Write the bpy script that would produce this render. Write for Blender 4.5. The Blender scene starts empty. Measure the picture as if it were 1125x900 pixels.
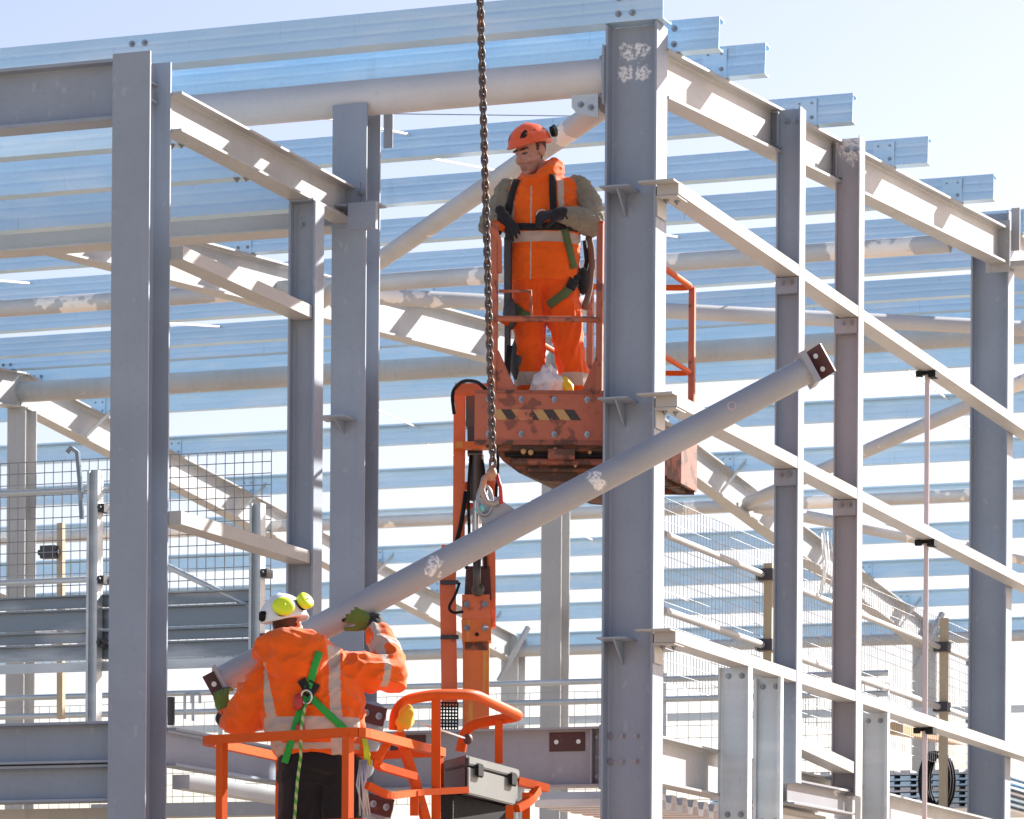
import bpy, bmesh, math, random
from mathutils import Vector, Matrix, noise
from mathutils.bvhtree import BVHTree
random.seed(7)
R = math.radians
scn = bpy.context.scene
col = scn.collection

# ------------------------------------------------------------------ camera numbers (photo pixels 1125 x 900)
F, YAW, HOR, RHO, CX = 4200.0, R(20.5), 1152.0, R(.4), 562.5
EYE = 1.6
CAM = Vector((8.22637, -24.78213, EYE))
FW = Vector((-math.sin(YAW), math.cos(YAW), 0)); RT = Vector((math.cos(YAW), math.sin(YAW), 0))
def ray(u, v):
    a, b = u - CX, v - HOR; c, s = math.cos(RHO), math.sin(RHO)
    a, b = a*c + b*s, -a*s + b*c
    return RT*(a/F) + FW + Vector((0, 0, -b/F))
def at(u, v, d): return CAM + ray(u, v)*d                  # point at a given distance
def onx(u, v, x): r = ray(u, v); return CAM + r*((x - CAM.x)/r.x)
def ony(u, v, y): r = ray(u, v); return CAM + r*((y - CAM.y)/r.y)

# ------------------------------------------------------------------ materials
def new_mat(name):
    m = bpy.data.materials.new(name); m.use_nodes = True
    nt = m.node_tree; b = nt.nodes['Principled BSDF']
    return m, nt, b
def pos_noise(nt, scale, detail=4, stretch=None):
    g = nt.nodes.new('ShaderNodeNewGeometry'); n = nt.nodes.new('ShaderNodeTexNoise')
    n.inputs['Scale'].default_value = scale; n.inputs['Detail'].default_value = detail
    if stretch:
        mp = nt.nodes.new('ShaderNodeMapping'); mp.inputs['Scale'].default_value = stretch
        nt.links.new(g.outputs['Position'], mp.inputs['Vector']); nt.links.new(mp.outputs['Vector'], n.inputs['Vector'])
    else: nt.links.new(g.outputs['Position'], n.inputs['Vector'])
    return n, g
def ramp(nt, src, p0, p1, c0=(0,0,0,1), c1=(1,1,1,1)):
    r = nt.nodes.new('ShaderNodeValToRGB'); r.color_ramp.elements[0].position = p0; r.color_ramp.elements[1].position = p1
    r.color_ramp.elements[0].color = c0; r.color_ramp.elements[1].color = c1
    nt.links.new(src, r.inputs['Fac']); return r
def mixc(nt, fac, a, b):
    x = nt.nodes.new('ShaderNodeMix'); x.data_type = 'RGBA'
    if isinstance(fac, (int, float)): x.inputs['Factor'].default_value = fac
    else: nt.links.new(fac, x.inputs['Factor'])
    for k, s in (('A', a), ('B', b)):
        i = [q for q in x.inputs if q.name == k and q.type == 'RGBA'][0]
        if isinstance(s, tuple): i.default_value = s
        else: nt.links.new(s, i)
    return [o for o in x.outputs if o.type == 'RGBA'][0]
def mth(nt, op, a, b=None):
    x = nt.nodes.new('ShaderNodeMath'); x.operation = op
    for i, s in enumerate((a, b)):
        if s is None: continue
        if isinstance(s, (int, float)): x.inputs[i].default_value = s
        else: nt.links.new(s, x.inputs[i])
    return x.outputs[0]
def c4(c): return (c[0], c[1], c[2], 1)
def dull(c, k): return (c[0]*k, c[1]*k, c[2]*k, 1)
def paint(name, base, rough=.5, metal=0, wear=None, wear_at=.62, grime=.78, patches=None, patch_col=(.72,.70,.66), spec=.5, stretch=None, touch=None, bump=.0, scuff=0, wstretch=None):
    """painted or coated surface: slow tone drift, fine grime, optional worn-through patches and touch-up splashes"""
    m, nt, b = new_mat(name)
    n1, g = pos_noise(nt, 1.7, 3, stretch); n2, _ = pos_noise(nt, 26, 6)
    f1 = ramp(nt, n1.outputs['Fac'], .3, .72)
    c = mixc(nt, f1.outputs['Color'], dull(base, .90), dull(base, 1.06))
    f2 = ramp(nt, n2.outputs['Fac'], .55, .8)
    c = mixc(nt, mth(nt, 'MULTIPLY', f2.outputs['Color'], .40), c, dull(base, grime))
    if scuff:
        na, _ = pos_noise(nt, 3.2, 6, (5, 5, .35)); fa = ramp(nt, na.outputs['Fac'], .56, .74); c = mixc(nt, mth(nt, 'MULTIPLY', fa.outputs['Color'], .30*scuff), c, dull(base, .62))
        nb_, _ = pos_noise(nt, 7, 9, (1.6, 1.6, 1)); fb = ramp(nt, nb_.outputs['Fac'], .66, .70); c = mixc(nt, mth(nt, 'MULTIPLY', fb.outputs['Color'], .40*scuff), c, (.55,.55,.55,1))
    if wear:
        n3, _ = pos_noise(nt, 9, 8, wstretch); f3 = ramp(nt, n3.outputs['Fac'], wear_at, wear_at+.05)
        c = mixc(nt, f3.outputs['Color'], c, c4(wear))
    if touch:
        n4, _ = pos_noise(nt, 1.25, 6); f4 = ramp(nt, n4.outputs['Fac'], touch, touch+.008)
        c = mixc(nt, f4.outputs['Color'], c, c4(patch_col))
    for p, r in (patches or []):
        vm = nt.nodes.new('ShaderNodeVectorMath'); vm.operation = 'DISTANCE'; vm.inputs[1].default_value = p
        nt.links.new(g.outputs['Position'], vm.inputs[0])
        n5, _ = pos_noise(nt, 30, 5)
        d = mth(nt, 'ADD', vm.outputs['Value'], mth(nt, 'MULTIPLY', mth(nt, 'SUBTRACT', n5.outputs['Fac'], .5), r*1.5))
        mr = nt.nodes.new('ShaderNodeMapRange'); mr.inputs['From Min'].default_value = r; mr.inputs['From Max'].default_value = r*.72; nt.links.new(d, mr.inputs['Value'])
        n6, _ = pos_noise(nt, 55, 5); f6 = ramp(nt, n6.outputs['Fac'], .36, .52)
        c = mixc(nt, mth(nt, 'MULTIPLY', mr.outputs['Result'], f6.outputs['Color']), c, c4(patch_col))
    nt.links.new(c, b.inputs['Base Color'])
    rr = nt.nodes.new('ShaderNodeMapRange'); rr.inputs['To Min'].default_value = rough-.08; rr.inputs['To Max'].default_value = rough+.1
    nt.links.new(n2.outputs['Fac'], rr.inputs['Value']); nt.links.new(rr.outputs['Result'], b.inputs['Roughness'])
    b.inputs['Metallic'].default_value = metal; b.inputs['Specular IOR Level'].default_value = spec
    if bump:
        bp = nt.nodes.new('ShaderNodeBump'); bp.inputs['Strength'].default_value = bump; bp.inputs['Distance'].default_value = .01
        nt.links.new(n2.outputs['Fac'], bp.inputs['Height']); nt.links.new(bp.outputs['Normal'], b.inputs['Normal'])
    return m
def galv(name, base, rough=.42, metal=.8):
    m, nt, b = new_mat(name)
    g = nt.nodes.new('ShaderNodeNewGeometry')
    v = nt.nodes.new('ShaderNodeTexVoronoi'); v.inputs['Scale'].default_value = 55
    nt.links.new(g.outputs['Position'], v.inputs['Vector'])
    n, _ = pos_noise(nt, 2.2, 5, (.5, 1, 3.0)); f = ramp(nt, n.outputs['Fac'], .3, .75)
    c = mixc(nt, f.outputs['Color'], dull(base, .86), dull(base, 1.08))
    c = mixc(nt, mth(nt, 'MULTIPLY', v.outputs['Distance'], .35), c, dull(base, .72))
    n3, _ = pos_noise(nt, 5, 7, (1, 1, .25)); f3 = ramp(nt, n3.outputs['Fac'], .66, .74)
    c = mixc(nt, mth(nt, 'MULTIPLY', f3.outputs['Color'], .35), c, dull(base, .6))
    oi = nt.nodes.new('ShaderNodeObjectInfo'); c = mixc(nt, mth(nt, 'MULTIPLY', oi.outputs['Random'], .5), c, dull(base, .80))
    n8, _ = pos_noise(nt, 1.1, 4, (1.2, 1, 6)); f8 = ramp(nt, n8.outputs['Fac'], .50, .66); c = mixc(nt, mth(nt, 'MULTIPLY', f8.outputs['Color'], .30), c, (.80,.82,.84,1))
    n9, _ = pos_noise(nt, 9, 6, (3, 1, .4)); f9 = ramp(nt, n9.outputs['Fac'], .68, .76); c = mixc(nt, mth(nt, 'MULTIPLY', f9.outputs['Color'], .45), c, dull(base, .5))
    nt.links.new(c, b.inputs['Base Color']); b.inputs['Metallic'].default_value = metal
    rr = nt.nodes.new('ShaderNodeMapRange'); rr.inputs['To Min'].default_value = rough-.1; rr.inputs['To Max'].default_value = rough+.12
    nt.links.new(n.outputs['Fac'], rr.inputs['Value']); nt.links.new(rr.outputs['Result'], b.inputs['Roughness'])
    return m
def cloth(name, base, scale=55, drift=.85, sheen=.2, soil=None):
    m, nt, b = new_mat(name)
    n1, _ = pos_noise(nt, 6, 5); n2, _ = pos_noise(nt, scale*4, 2)
    f1 = ramp(nt, n1.outputs['Fac'], .3, .75)
    c = mixc(nt, f1.outputs['Color'], dull(base, drift), dull(base, 1.05))
    if soil:
        n3, _ = pos_noise(nt, 11, 7); f3 = ramp(nt, n3.outputs['Fac'], .60, .75)
        c = mixc(nt, mth(nt, 'MULTIPLY', f3.outputs['Color'], .6), c, c4(soil))
    nt.links.new(c, b.inputs['Base Color']); b.inputs['Roughness'].default_value = .85
    b.inputs['Sheen Weight'].default_value = sheen; b.inputs['Specular IOR Level'].default_value = .2
    bp = nt.nodes.new('ShaderNodeBump'); bp.inputs['Strength'].default_value = .35; bp.inputs['Distance'].default_value = .004
    nt.links.new(n2.outputs['Fac'], bp.inputs['Height']); nt.links.new(bp.outputs['Normal'], b.inputs['Normal'])
    return m

splats = [(ony(u, v, -.02), .07) for u, v in ((687, 56), (704, 53), (686, 80), (704, 79))]
GREY = (.285,.33,.40)
M = {
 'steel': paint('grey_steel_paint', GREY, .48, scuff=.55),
 'steel_corner': paint('grey_steel_paint_corner', GREY, .48, scuff=.55, patches=splats, patch_col=(.82,.82,.82)),
 'steel_mauve': paint('mauve_grey_steel_paint', (.345,.325,.35), .5, scuff=.6, patches=[(onx(938,158,.1), .16)], patch_col=(.74,.66,.62)),
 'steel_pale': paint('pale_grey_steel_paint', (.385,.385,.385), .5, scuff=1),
 'tie_light': paint('light_grey_tie_paint', (.60,.60,.61), .45),
 'steel_touch': paint('touched_up_steel_paint', (.46,.45,.45), .5, touch=.60, patch_col=(.80,.72,.66)),
 'stub': paint('stub_steel_paint', (.20,.21,.24), .5, patches=[(onx(922,858,.1), .13)], patch_col=(.72,.66,.62)),
 'rail': paint('cream_grey_rail_paint', (.44,.43,.415), .45),
 'galv': galv('galvanised_steel', (.56,.76,.92), .5, .65),
 'toe': galv('toe_board_steel', (.24,.29,.34), .5, .6),
 'stud': galv('stud_steel', (.62,.68,.72), .5, .35),
 'galv_dull': galv('dull_galvanised_steel', (.55,.60,.63), .5, .6),
 'white': paint('white_steel_paint', (.78,.78,.77), .45),
 'bolt': paint('zinc_bolt', (.30,.32,.36), .35, .7),
 'red_oxide': paint('red_oxide_primer', (.085,.028,.026), .6, wear=(.14,.05,.04)),
 'tube': paint('lifted_tube_paint', (.335,.345,.375), .42, patches=[(at(477,618,23.2),.055),(at(486,634,23.2),.04),(at(472,628,23.2),.035),(at(653,524,23.33),.05),(at(660,534,23.33),.05)], patch_col=(.80,.77,.75), touch=.70),
 'chain': paint('rusty_chain', (.13,.105,.095), .5, .5, wear=(.18,.09,.055), wear_at=.55),
 'orange': paint('orange_machine_paint', (.64,.092,.009), .5, wear=(.42,.09,.04), wear_at=.68, spec=.15),
 'orange_faded': paint('faded_orange_machine_paint', (.46,.135,.075), .65, wear=(.22,.07,.045), wear_at=.57, grime=.6),
 'orange_dirty_shaded': paint('rust_stained_shaded_machine_paint', (.30,.095,.06), .7, wear=(.10,.045,.03), wear_at=.52, grime=.5),  # rust and grime, plus the right toe board's shade mixed into the colour
 'orange_mast': paint('orange_mast_paint', (.80,.175,.06), .5, wear=(.45,.10,.05), wear_at=.62),
 'orange_worn': paint('worn_orange_boom_paint', (.78,.17,.03), .5, wear=(.70,.30,.05), wear_at=.55, grime=.6, stretch=(4,4,.5), scuff=1.3, wstretch=(1.6,1.6,.16)),
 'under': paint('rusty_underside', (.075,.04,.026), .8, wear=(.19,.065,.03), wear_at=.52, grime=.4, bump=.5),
 'black': paint('black_rubber', (.014,.014,.016), .7, spec=.2),
 'dark': paint('dark_plastic', (.045,.047,.055), .5),
 'chrome': paint('chrome_rod', (.62,.60,.58), .2, .9),
 'hydraulic': paint('hydraulic_barrel', (.10,.085,.075), .4, .4),
 'hazy': paint('faded_yellow_sticker', (.50,.30,.12), .6, wear=(.50,.16,.08), wear_at=.56),
 'hazk': paint('faded_black_sticker', (.045,.035,.03), .6, wear=(.45,.14,.08), wear_at=.60),
 'wire': paint('wire_mesh', (.26,.28,.31), .5, .3),
 'wire_pale': paint('pale_wire_mesh', (.45,.46,.48), .5, .3),
 'timber': paint('weathered_timber', (.46,.38,.26), .8, stretch=(3,3,.4)),
 'plank': paint('new_timber', (.58,.36,.18), .8, stretch=(3,3,3)),
 'deck': galv('metal_deck', (.62,.64,.68), .5, .5),
 'red': paint('red_hook_paint', (.42,.03,.025), .45),
 'turq': paint('turquoise_sling', (.18,.50,.52), .7),
 'lidgrey': paint('pale_grey_plastic', (.15,.16,.155), .5),
 'box': paint('dark_blue_grey_plastic', (.075,.078,.105), .5),
 'yellow': cloth('yellow_cloth', (.80,.42,.03)),
 'hivis': cloth('orange_hi_vis', (.86,.125,.008), drift=.82, soil=(.60,.09,.012)),
 'hivis_dirty': cloth('orange_hi_vis_worn', (.84,.105,.008), drift=.80, soil=(.45,.07,.015)),
 'reflect': cloth('reflective_tape', (.50,.40,.34), drift=.9, sheen=0),
 'olive': cloth('olive_fleece', (.25,.225,.17), drift=.75),
 'blackcloth': cloth('black_trousers', (.014,.014,.016)),
 'strap': cloth('black_webbing', (.02,.02,.022)),
 'strap_green': cloth('green_webbing', (.03,.36,.06)),
 'strap_olive': cloth('olive_green_webbing', (.10,.14,.055), soil=(.02,.02,.02)),
 'rope': cloth('green_white_rope', (.25,.50,.16)),
 'glove_black': cloth('black_glove', (.022,.022,.026)),
 'glove_green': cloth('green_glove', (.13,.18,.035)),
 'helmet_orange': paint('orange_helmet', (.72,.10,.025), .35),
 'helmet_white': paint('white_helmet', (.78,.79,.80), .32),
 'lime': paint('lime_ear_cup', (.72,.88,.02), .4),
 'skin': paint('skin', (.46,.235,.175), .55, grime=.85),
 'stubble': paint('stubbled_skin', (.36,.19,.15), .65, grime=.7),
 'hair': paint('short_brown_hair', (.06,.04,.03), .8),
 'eye': paint('eye_shade', (.06,.035,.03), .5),
 'lip': paint('lips', (.33,.12,.10), .5),
 'bag': paint('thin_white_plastic', (.80,.76,.76), .35),
 'concrete': paint('pale_concrete', (.50,.48,.44), .85),
}

# ------------------------------------------------------------------ object helpers
WORLD = {}
def link(o, parent=None, origin=(0,0,0)):
    col.objects.link(o); origin = Vector(origin)
    WORLD[o.name] = origin
    if parent is not None:
        o.parent = parent; o.location = origin - WORLD[parent.name]
    else: o.location = origin
    return o
def tag(o, label=None, cat=None, group=None, kind=None):
    for k, v in (('label', label), ('category', cat), ('group', group), ('kind', kind)):
        if v: o[k] = v
    return o
def thing(name, label, cat, loc, group=None):
    o = bpy.data.objects.new(name, None); o.empty_display_size = .2
    link(o, None, loc); return tag(o, label, cat, group)
def obj(name, bm, mat, parent=None, smooth=False, label=None, cat=None, group=None, kind=None):
    bmesh.ops.recalc_face_normals(bm, faces=bm.faces[:])
    me = bpy.data.meshes.new(name)
    if parent is not None: org = WORLD[parent.name]
    else:
        xs = [v.co for v in bm.verts]
        org = Vector(((min(p.x for p in xs)+max(p.x for p in xs))/2, (min(p.y for p in xs)+max(p.y for p in xs))/2, min(p.z for p in xs)))
    bmesh.ops.translate(bm, verts=bm.verts[:], vec=-org)
    bm.to_mesh(me); bm.free()
    for m in (mat if isinstance(mat, (list, tuple)) else [mat]): me.materials.append(M[m] if isinstance(m, str) else m)
    if smooth:
        for p in me.polygons: p.use_smooth = True
        if smooth == 'auto':
            try: me.set_sharp_from_angle(angle=R(40))
            except Exception: pass
    o = bpy.data.objects.new(name, me); link(o, parent, org)
    return tag(o, label, cat, group, kind)
def shared(name, me, parent, pos): return link(bpy.data.objects.new(name, me), parent, pos)
def B(): return bmesh.new()
def box(bm, x0, x1, y0, y1, z0, z1):
    v = [bm.verts.new((x, y, z)) for x in (x0, x1) for y in (y0, y1) for z in (z0, z1)]
    for f in ((0,1,3,2),(4,6,7,5),(0,4,5,1),(2,3,7,6),(0,2,6,4),(1,5,7,3)): bm.faces.new([v[i] for i in f])
    return bm
def frame_of(p, q, up):
    w = (Vector(q) - Vector(p)).normalized(); up = Vector(up)
    s = w.cross(up)
    if s.length < 1e-4: s = w.cross(Vector((1,0,0)))
    s.normalize(); return w, s, s.cross(w)
def prism(bm, poly, p, q, up=(0,0,1)):
    """extrude polygon (side, up) from p to q"""
    p, q = Vector(p), Vector(q); w, s, t = frame_of(p, q, up)
    a = [bm.verts.new(p + s*i + t*j) for i, j in poly]; b = [bm.verts.new(q + s*i + t*j) for i, j in poly]
    n = len(poly)
    for i in range(n): bm.faces.new((a[i], a[(i+1) % n], b[(i+1) % n], b[i]))
    bm.faces.new(a[::-1]); bm.faces.new(b); return bm
def rect(w, h): return [(-w/2,-h/2),(w/2,-h/2),(w/2,h/2),(-w/2,h/2)]
def bar(bm, p, q, w, h=None, up=(0,0,1)): return prism(bm, rect(w, h or w), p, q, up)
def isec(h, b, tw=.010, tf=.016):
    H, Bh, t = h/2, b/2, tw/2; r = .012
    return [(-Bh,-H),(Bh,-H),(Bh,-H+tf),(t+r,-H+tf),(t,-H+tf+r),(t,H-tf-r),(t+r,H-tf),(Bh,H-tf),(Bh,H),(-Bh,H),(-Bh,H-tf),(-t-r,H-tf),(-t,H-tf-r),(-t,-H+tf+r),(-t-r,-H+tf),(-Bh,-H+tf)]
def tube(bm, pts, r, n=12, closed=False):
    pts = [Vector(p) for p in pts]; rings = []; N = len(pts); prev = None
    for i, p in enumerate(pts):
        a = pts[(i-1) % N] if (closed or i > 0) else pts[0]
        b = pts[(i+1) % N] if (closed or i < N-1) else pts[-1]
        t = (b - a).normalized()
        if prev is None:
            s = t.cross(Vector((0,0,1)))
            if s.length < 1e-3: s = t.cross(Vector((1,0,0)))
        else: s = prev - t*prev.dot(t)
        s.normalize(); prev = s; u = t.cross(s)
        rr = r[i] if isinstance(r, (list, tuple)) else r
        rings.append([bm.verts.new(p + (s*math.cos(2*math.pi*k/n) + u*math.sin(2*math.pi*k/n))*rr) for k in range(n)])
    for i in range(N if closed else N-1):
        A, C = rings[i], rings[(i+1) % N]
        for k in range(n): bm.faces.new((A[k], A[(k+1) % n], C[(k+1) % n], C[k]))
    if not closed: bm.faces.new(rings[0][::-1]); bm.faces.new(rings[-1])
    return bm
def round_path(pts, r=.08, seg=5):
    pts = [Vector(p) for p in pts]; out = [pts[0]]
    for i in range(1, len(pts)-1):
        a, b, c = pts[i-1], pts[i], pts[i+1]
        d0 = min(r, (a-b).length*.45); d1 = min(r, (c-b).length*.45)
        p, q = b + (a-b).normalized()*d0, b + (c-b).normalized()*d1
        for k in range(seg+1):
            t = k/seg; out.append(p*(1-t)**2 + b*2*t*(1-t) + q*t*t)
    out.append(pts[-1]); return out
def plate(bm, pts, thick, nrm):
    """flat polygon of world points, thickened along nrm"""
    nrm = Vector(nrm).normalized()*thick
    a = [bm.verts.new(Vector(p)) for p in pts]; b = [bm.verts.new(Vector(p)+nrm) for p in pts]; n = len(pts)
    for i in range(n): bm.faces.new((a[i], a[(i+1) % n], b[(i+1) % n], b[i]))
    bm.faces.new(a[::-1]); bm.faces.new(b); return bm
def ico(bm, c, r, sub=2, M4=None):
    mt = Matrix.Translation(Vector(c)) @ (M4 or Matrix()) @ Matrix.Diagonal(Vector((r[0], r[1], r[2], 1)) if isinstance(r, (tuple, list)) else Vector((r, r, r, 1)))
    bmesh.ops.create_icosphere(bm, subdivisions=sub, radius=1, matrix=mt); return bm
def bolt_mesh(name, axis, r=.017, t=.015):
    bm = B(); a = Vector(axis)
    prism(bm, [(r*1.35*math.cos(k*math.pi/6), r*1.35*math.sin(k*math.pi/6)) for k in range(12)], (0,0,0), a*.004, (0,0,1) if abs(a.z) < .5 else (1,0,0))
    prism(bm, [(r*math.cos(k*math.pi/3), r*math.sin(k*math.pi/3)) for k in range(6)], a*.004, a*t, (0,0,1) if abs(a.z) < .5 else (1,0,0))
    prism(bm, [(r*.5*math.cos(k*math.pi/4), r*.5*math.sin(k*math.pi/4)) for k in range(8)], a*t, a*(t+.012), (0,0,1) if abs(a.z) < .5 else (1,0,0))
    bmesh.ops.recalc_face_normals(bm, faces=bm.faces[:])
    me = bpy.data.meshes.new(name); bm.to_mesh(me); bm.free(); me.materials.append(M['bolt']); return me
BOLT_Y = bolt_mesh('bolt_head', (0,-1,0)); BOLT_X = bolt_mesh('bolt_head', (1,0,0)); BOLT_D = bolt_mesh('bolt_head', (0,0,-1)); BOLT_W = bolt_mesh('bolt_head', (-1,0,0))
ORD = ['first','second','third','fourth','fifth','sixth','seventh','eighth','ninth','tenth']

# ------------------------------------------------------------------ ground
bm = B()
n = 40; g = [[bm.verts.new((-420+21*i, -400+21*j, noise.noise((i*.6, j*.6, 0))*.02)) for j in range(n+1)] for i in range(n+1)]
for i in range(n):
    for j in range(n): bm.faces.new((g[i][j], g[i+1][j], g[i+1][j+1], g[i][j+1]))
gm = paint('sandy_site_ground', (.36,.28,.205), .95, wear=(.28,.22,.16), wear_at=.55, bump=.6)
tag(obj('ground', bm, gm, smooth=True), kind='structure')

# ------------------------------------------------------------------ main frame geometry
YR, YF, SL = 17.2, 34.5, .083          # ridge, far eave, roof slope
def zr(y): return 8.46 + SL*y if y <= YR else 8.46 + SL*YR - SL*(y-YR)

# corner column -------------------------------------------------
def bracket(parent, x0, x1, y, z, name='rail_bracket'):
    """shelf angle on a column face with a gusset below"""
    bm = B(); box(bm, x0, x1, y-.24, y, z-.012, z)
    xm = (x0+x1)/2; plate(bm, [(xm, y, z-.012), (xm, y-.2, z-.012), (xm, y, z-.17)], .012, (1,0,0))
    return obj(name, bm, 'steel', parent)
t = thing('steel_column', 'tall grey corner column of the gable with four white paint splashes near its top', 'steel column', (-.185,.01,0))
obj('column_shaft', prism(B(), isec(.37,.23), (-.185,.015,0), (-.185,.015,8.60), (1,0,0)), 'steel_corner', t)
for z in (7.47, 6.03, 4.40): bracket(t, -.36, -.15, .0, z)
GX = .17                               # outer face of the gable rails and posts, carried outside the column on cleats
for z in (7.49, 6.05, 4.45):
    bm = B(); box(bm, -.09, .165, -.22, -.119, z-.014, z-.002); box(bm, .003, .160, -.116, .10, z-.100, z-.088); box(bm, .003, .014, -.10, .09, z-.22, z-.101); obj('rail_cleat', bm, 'rail', t)
    for k in range(2): shared('bolt', BOLT_D, t, (.05+.06*k, -.03+.06*k, z-.101))
for z in (3.745, 3.57):
    for x in (-.25, -.15): shared('bolt', BOLT_Y, t, (x, .008, z))
    shared('bolt', BOLT_Y, t, (-.335, .006, z))
bm = B(); box(bm, -.385, -.372, -.13, .16, 8.06, 8.46); obj('end_plate', bm, 'steel', t)
for z in (8.12, 8.38):
    for y in (-.1,): shared('bolt', BOLT_W, t, (-.386, y, z))
bm = B(); box(bm, -.386, -.372, -.09, .12, 3.38, 3.82); obj('end_plate', bm, 'steel', t)

def column(label, cx, cy, h, b, z0, z1, web, mat='steel', name='steel_column', group=None):
    t = thing(name, label, 'steel column', (cx, cy, z0), group)
    obj('column_shaft', prism(B(), isec(h, b), (cx, cy, z0), (cx, cy, z1), web), mat, t); return t
# side-wall column beside the opening
t = column('grey column on the left of the chain with its flat flange facing out', -2.265, .03, .26, .26, 0, 8.21, (0,1,0))
for z, x0, x1 in ((7.46, -2.42, -2.2), (6.0, -2.42, -2.2)):
    bm = B(); box(bm, x0, x1, -.32, -.102, z-.012, z); plate(bm, [(-2.3,-.102,z-.012),(-2.3,-.28,z-.012),(-2.3,-.102,z-.1)], .01, (1,0,0)); obj('rail_bracket', bm, 'steel', t)
bm = B(); box(bm, -2.19, -1.98, -.30, -.26, 7.28, 7.47); box(bm, -2.19, -1.98, -.259, -.103, 7.46, 7.475); obj('rail_bracket', bm, 'steel', t)
bm = B(); box(bm, -2.12, -2.05, .17, .178, 7.95, 8.26); obj('splice_plate', bm, 'steel', t)
# annex front column
t = column('tall grey column farthest left in front, carrying the low front beam', -2.41, -3.095, .31, .26, 0, 7.81, (0,1,0))
for z in (7.62, 7.50, 3.58, 3.47): shared('bolt', BOLT_X, t, (-2.395, -3.09, z))
bm = B(); box(bm, -2.405, -2.36, -3.22, -2.96, 7.55, 7.56); box(bm, -2.405, -2.36, -3.22, -2.96, 7.66, 7.67); obj('stiffener', bm, 'steel', t)
# annex short post
t = column('grey post carrying the end of the low side beam, between the two left columns', -2.27, -.83, .20, .15, 3.3, 7.36, (1,0,0))
bm = B(); box(bm, -2.36, -2.18, -.92, -.75, 7.362, 7.374); obj('cap_plate', bm, 'steel', t)
for x in (-2.3,): shared('bolt', BOLT_Y, t, (x, -.84, 7.22))
shared('bolt', BOLT_Y, t, (-2.21, -.84, 7.25))

# gable posts ----------------------------------------------------
def gpost(label, y, z0, z1, h, mat):
    t = thing('gable_post', label, 'gable post', (GX-h/2, y+.075, z0))
    x0 = GX-h
    obj('post_shaft', prism(B(), isec(h, .15, .008, .012), (GX-h/2, y+.075, z0), (GX-h/2, y+.075, z1), (1,0,0)), mat, t)
    ztop = zr(y)
    bm = B(); box(bm, -.155, x0-.003, y+.06, y+.07, ztop-.31, ztop-.03); box(bm, -.16, x0-.003, y-.02, y+.13, ztop+.002, ztop+.012); box(bm, .012, x0-.004, y+.0, y+.059, ztop-.31, ztop-.30); obj('top_bracket', bm, mat, t)
    for x in (GX-.12, GX-.06): shared('bolt', BOLT_Y, t, (x, y+.068, z1-.09))
    for z in (7.49, 6.05):
        bm = B(); box(bm, x0+.0, GX-.014, y-.005, y+.068, z-.21, z-.09); obj('rail_cleat', bm, mat, t)
        for x in (GX-.13, GX-.06): shared('bolt', BOLT_Y, t, (x, y-.006, z-.13))
    return t
gpost('slim dark grey gable post with two bolt holes, next to the corner column', 2.80, 3.61, 8.68, .185, 'steel')
gpost('slim mauve grey gable post with a pinkish paint patch at its top', 4.48, 3.62, 8.84, .20, 'steel_mauve')
t = column('broad grey gable column at the far right of the frame', -.18, 10.46, .36, .23, 0, 9.48, (1,0,0))
bm = B(); box(bm, -.19, .04, 10.22, 10.235, 8.88, 9.36); obj('splice_plate', bm, 'steel_pale', t)
bm = B(); box(bm, .02, .10, 10.36, 10.38, 9.1, 9.5); box(bm, .003, .25, 10.33, 10.6, 8.95, 9.0); obj('eave_bracket', bm, 'steel_pale', t)

# gable rails ----------------------------------------------------
RN = ['top', 'middle', 'lowest']
for k, z in enumerate((7.49, 6.05, 4.45)):
    for (y0, y1, what) in ((-.115, 2.87, 'running from the corner column to the dark slim post'), (2.882, 4.55, 'the short length between the two slim posts'), (4.562, 14.5, 'the long length crossing the broad right column')):
        bm = bar(B(), (GX-.0805, y0, z-.043), (GX-.0805, y1, z-.043), .155, .085)
        t = obj('gable_rail', bm, 'rail', label='%s pale sunlit gable rail, %s' % (RN[k], what), cat='wall rail', group='rails of the gable wall')
# short low rail between the posts, stub beam
obj('floor_rail', bar(B(), (GX-.085, 2.95, 3.92), (GX-.085, 4.47, 3.84), .15, .09), 'rail', label='short pale rail near the feet of the two slim posts', cat='wall rail')
obj('stub_beam', prism(B(), isec(.19, .12), (GX-.10, 2.90, 3.55), (GX-.10, 4.62, 3.57), (0,0,1)), 'stub', label='short dark beam with a pinkish patch joining the feet of the slim posts', cat='steel beam')
obj('floor_rail', bar(B(), (GX-.06, 1.8, 3.06), (GX-.06, 2.75, 3.06), .12, .08), 'rail', label='white rail at the bottom edge below the galvanised stud', cat='wall rail')
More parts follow.
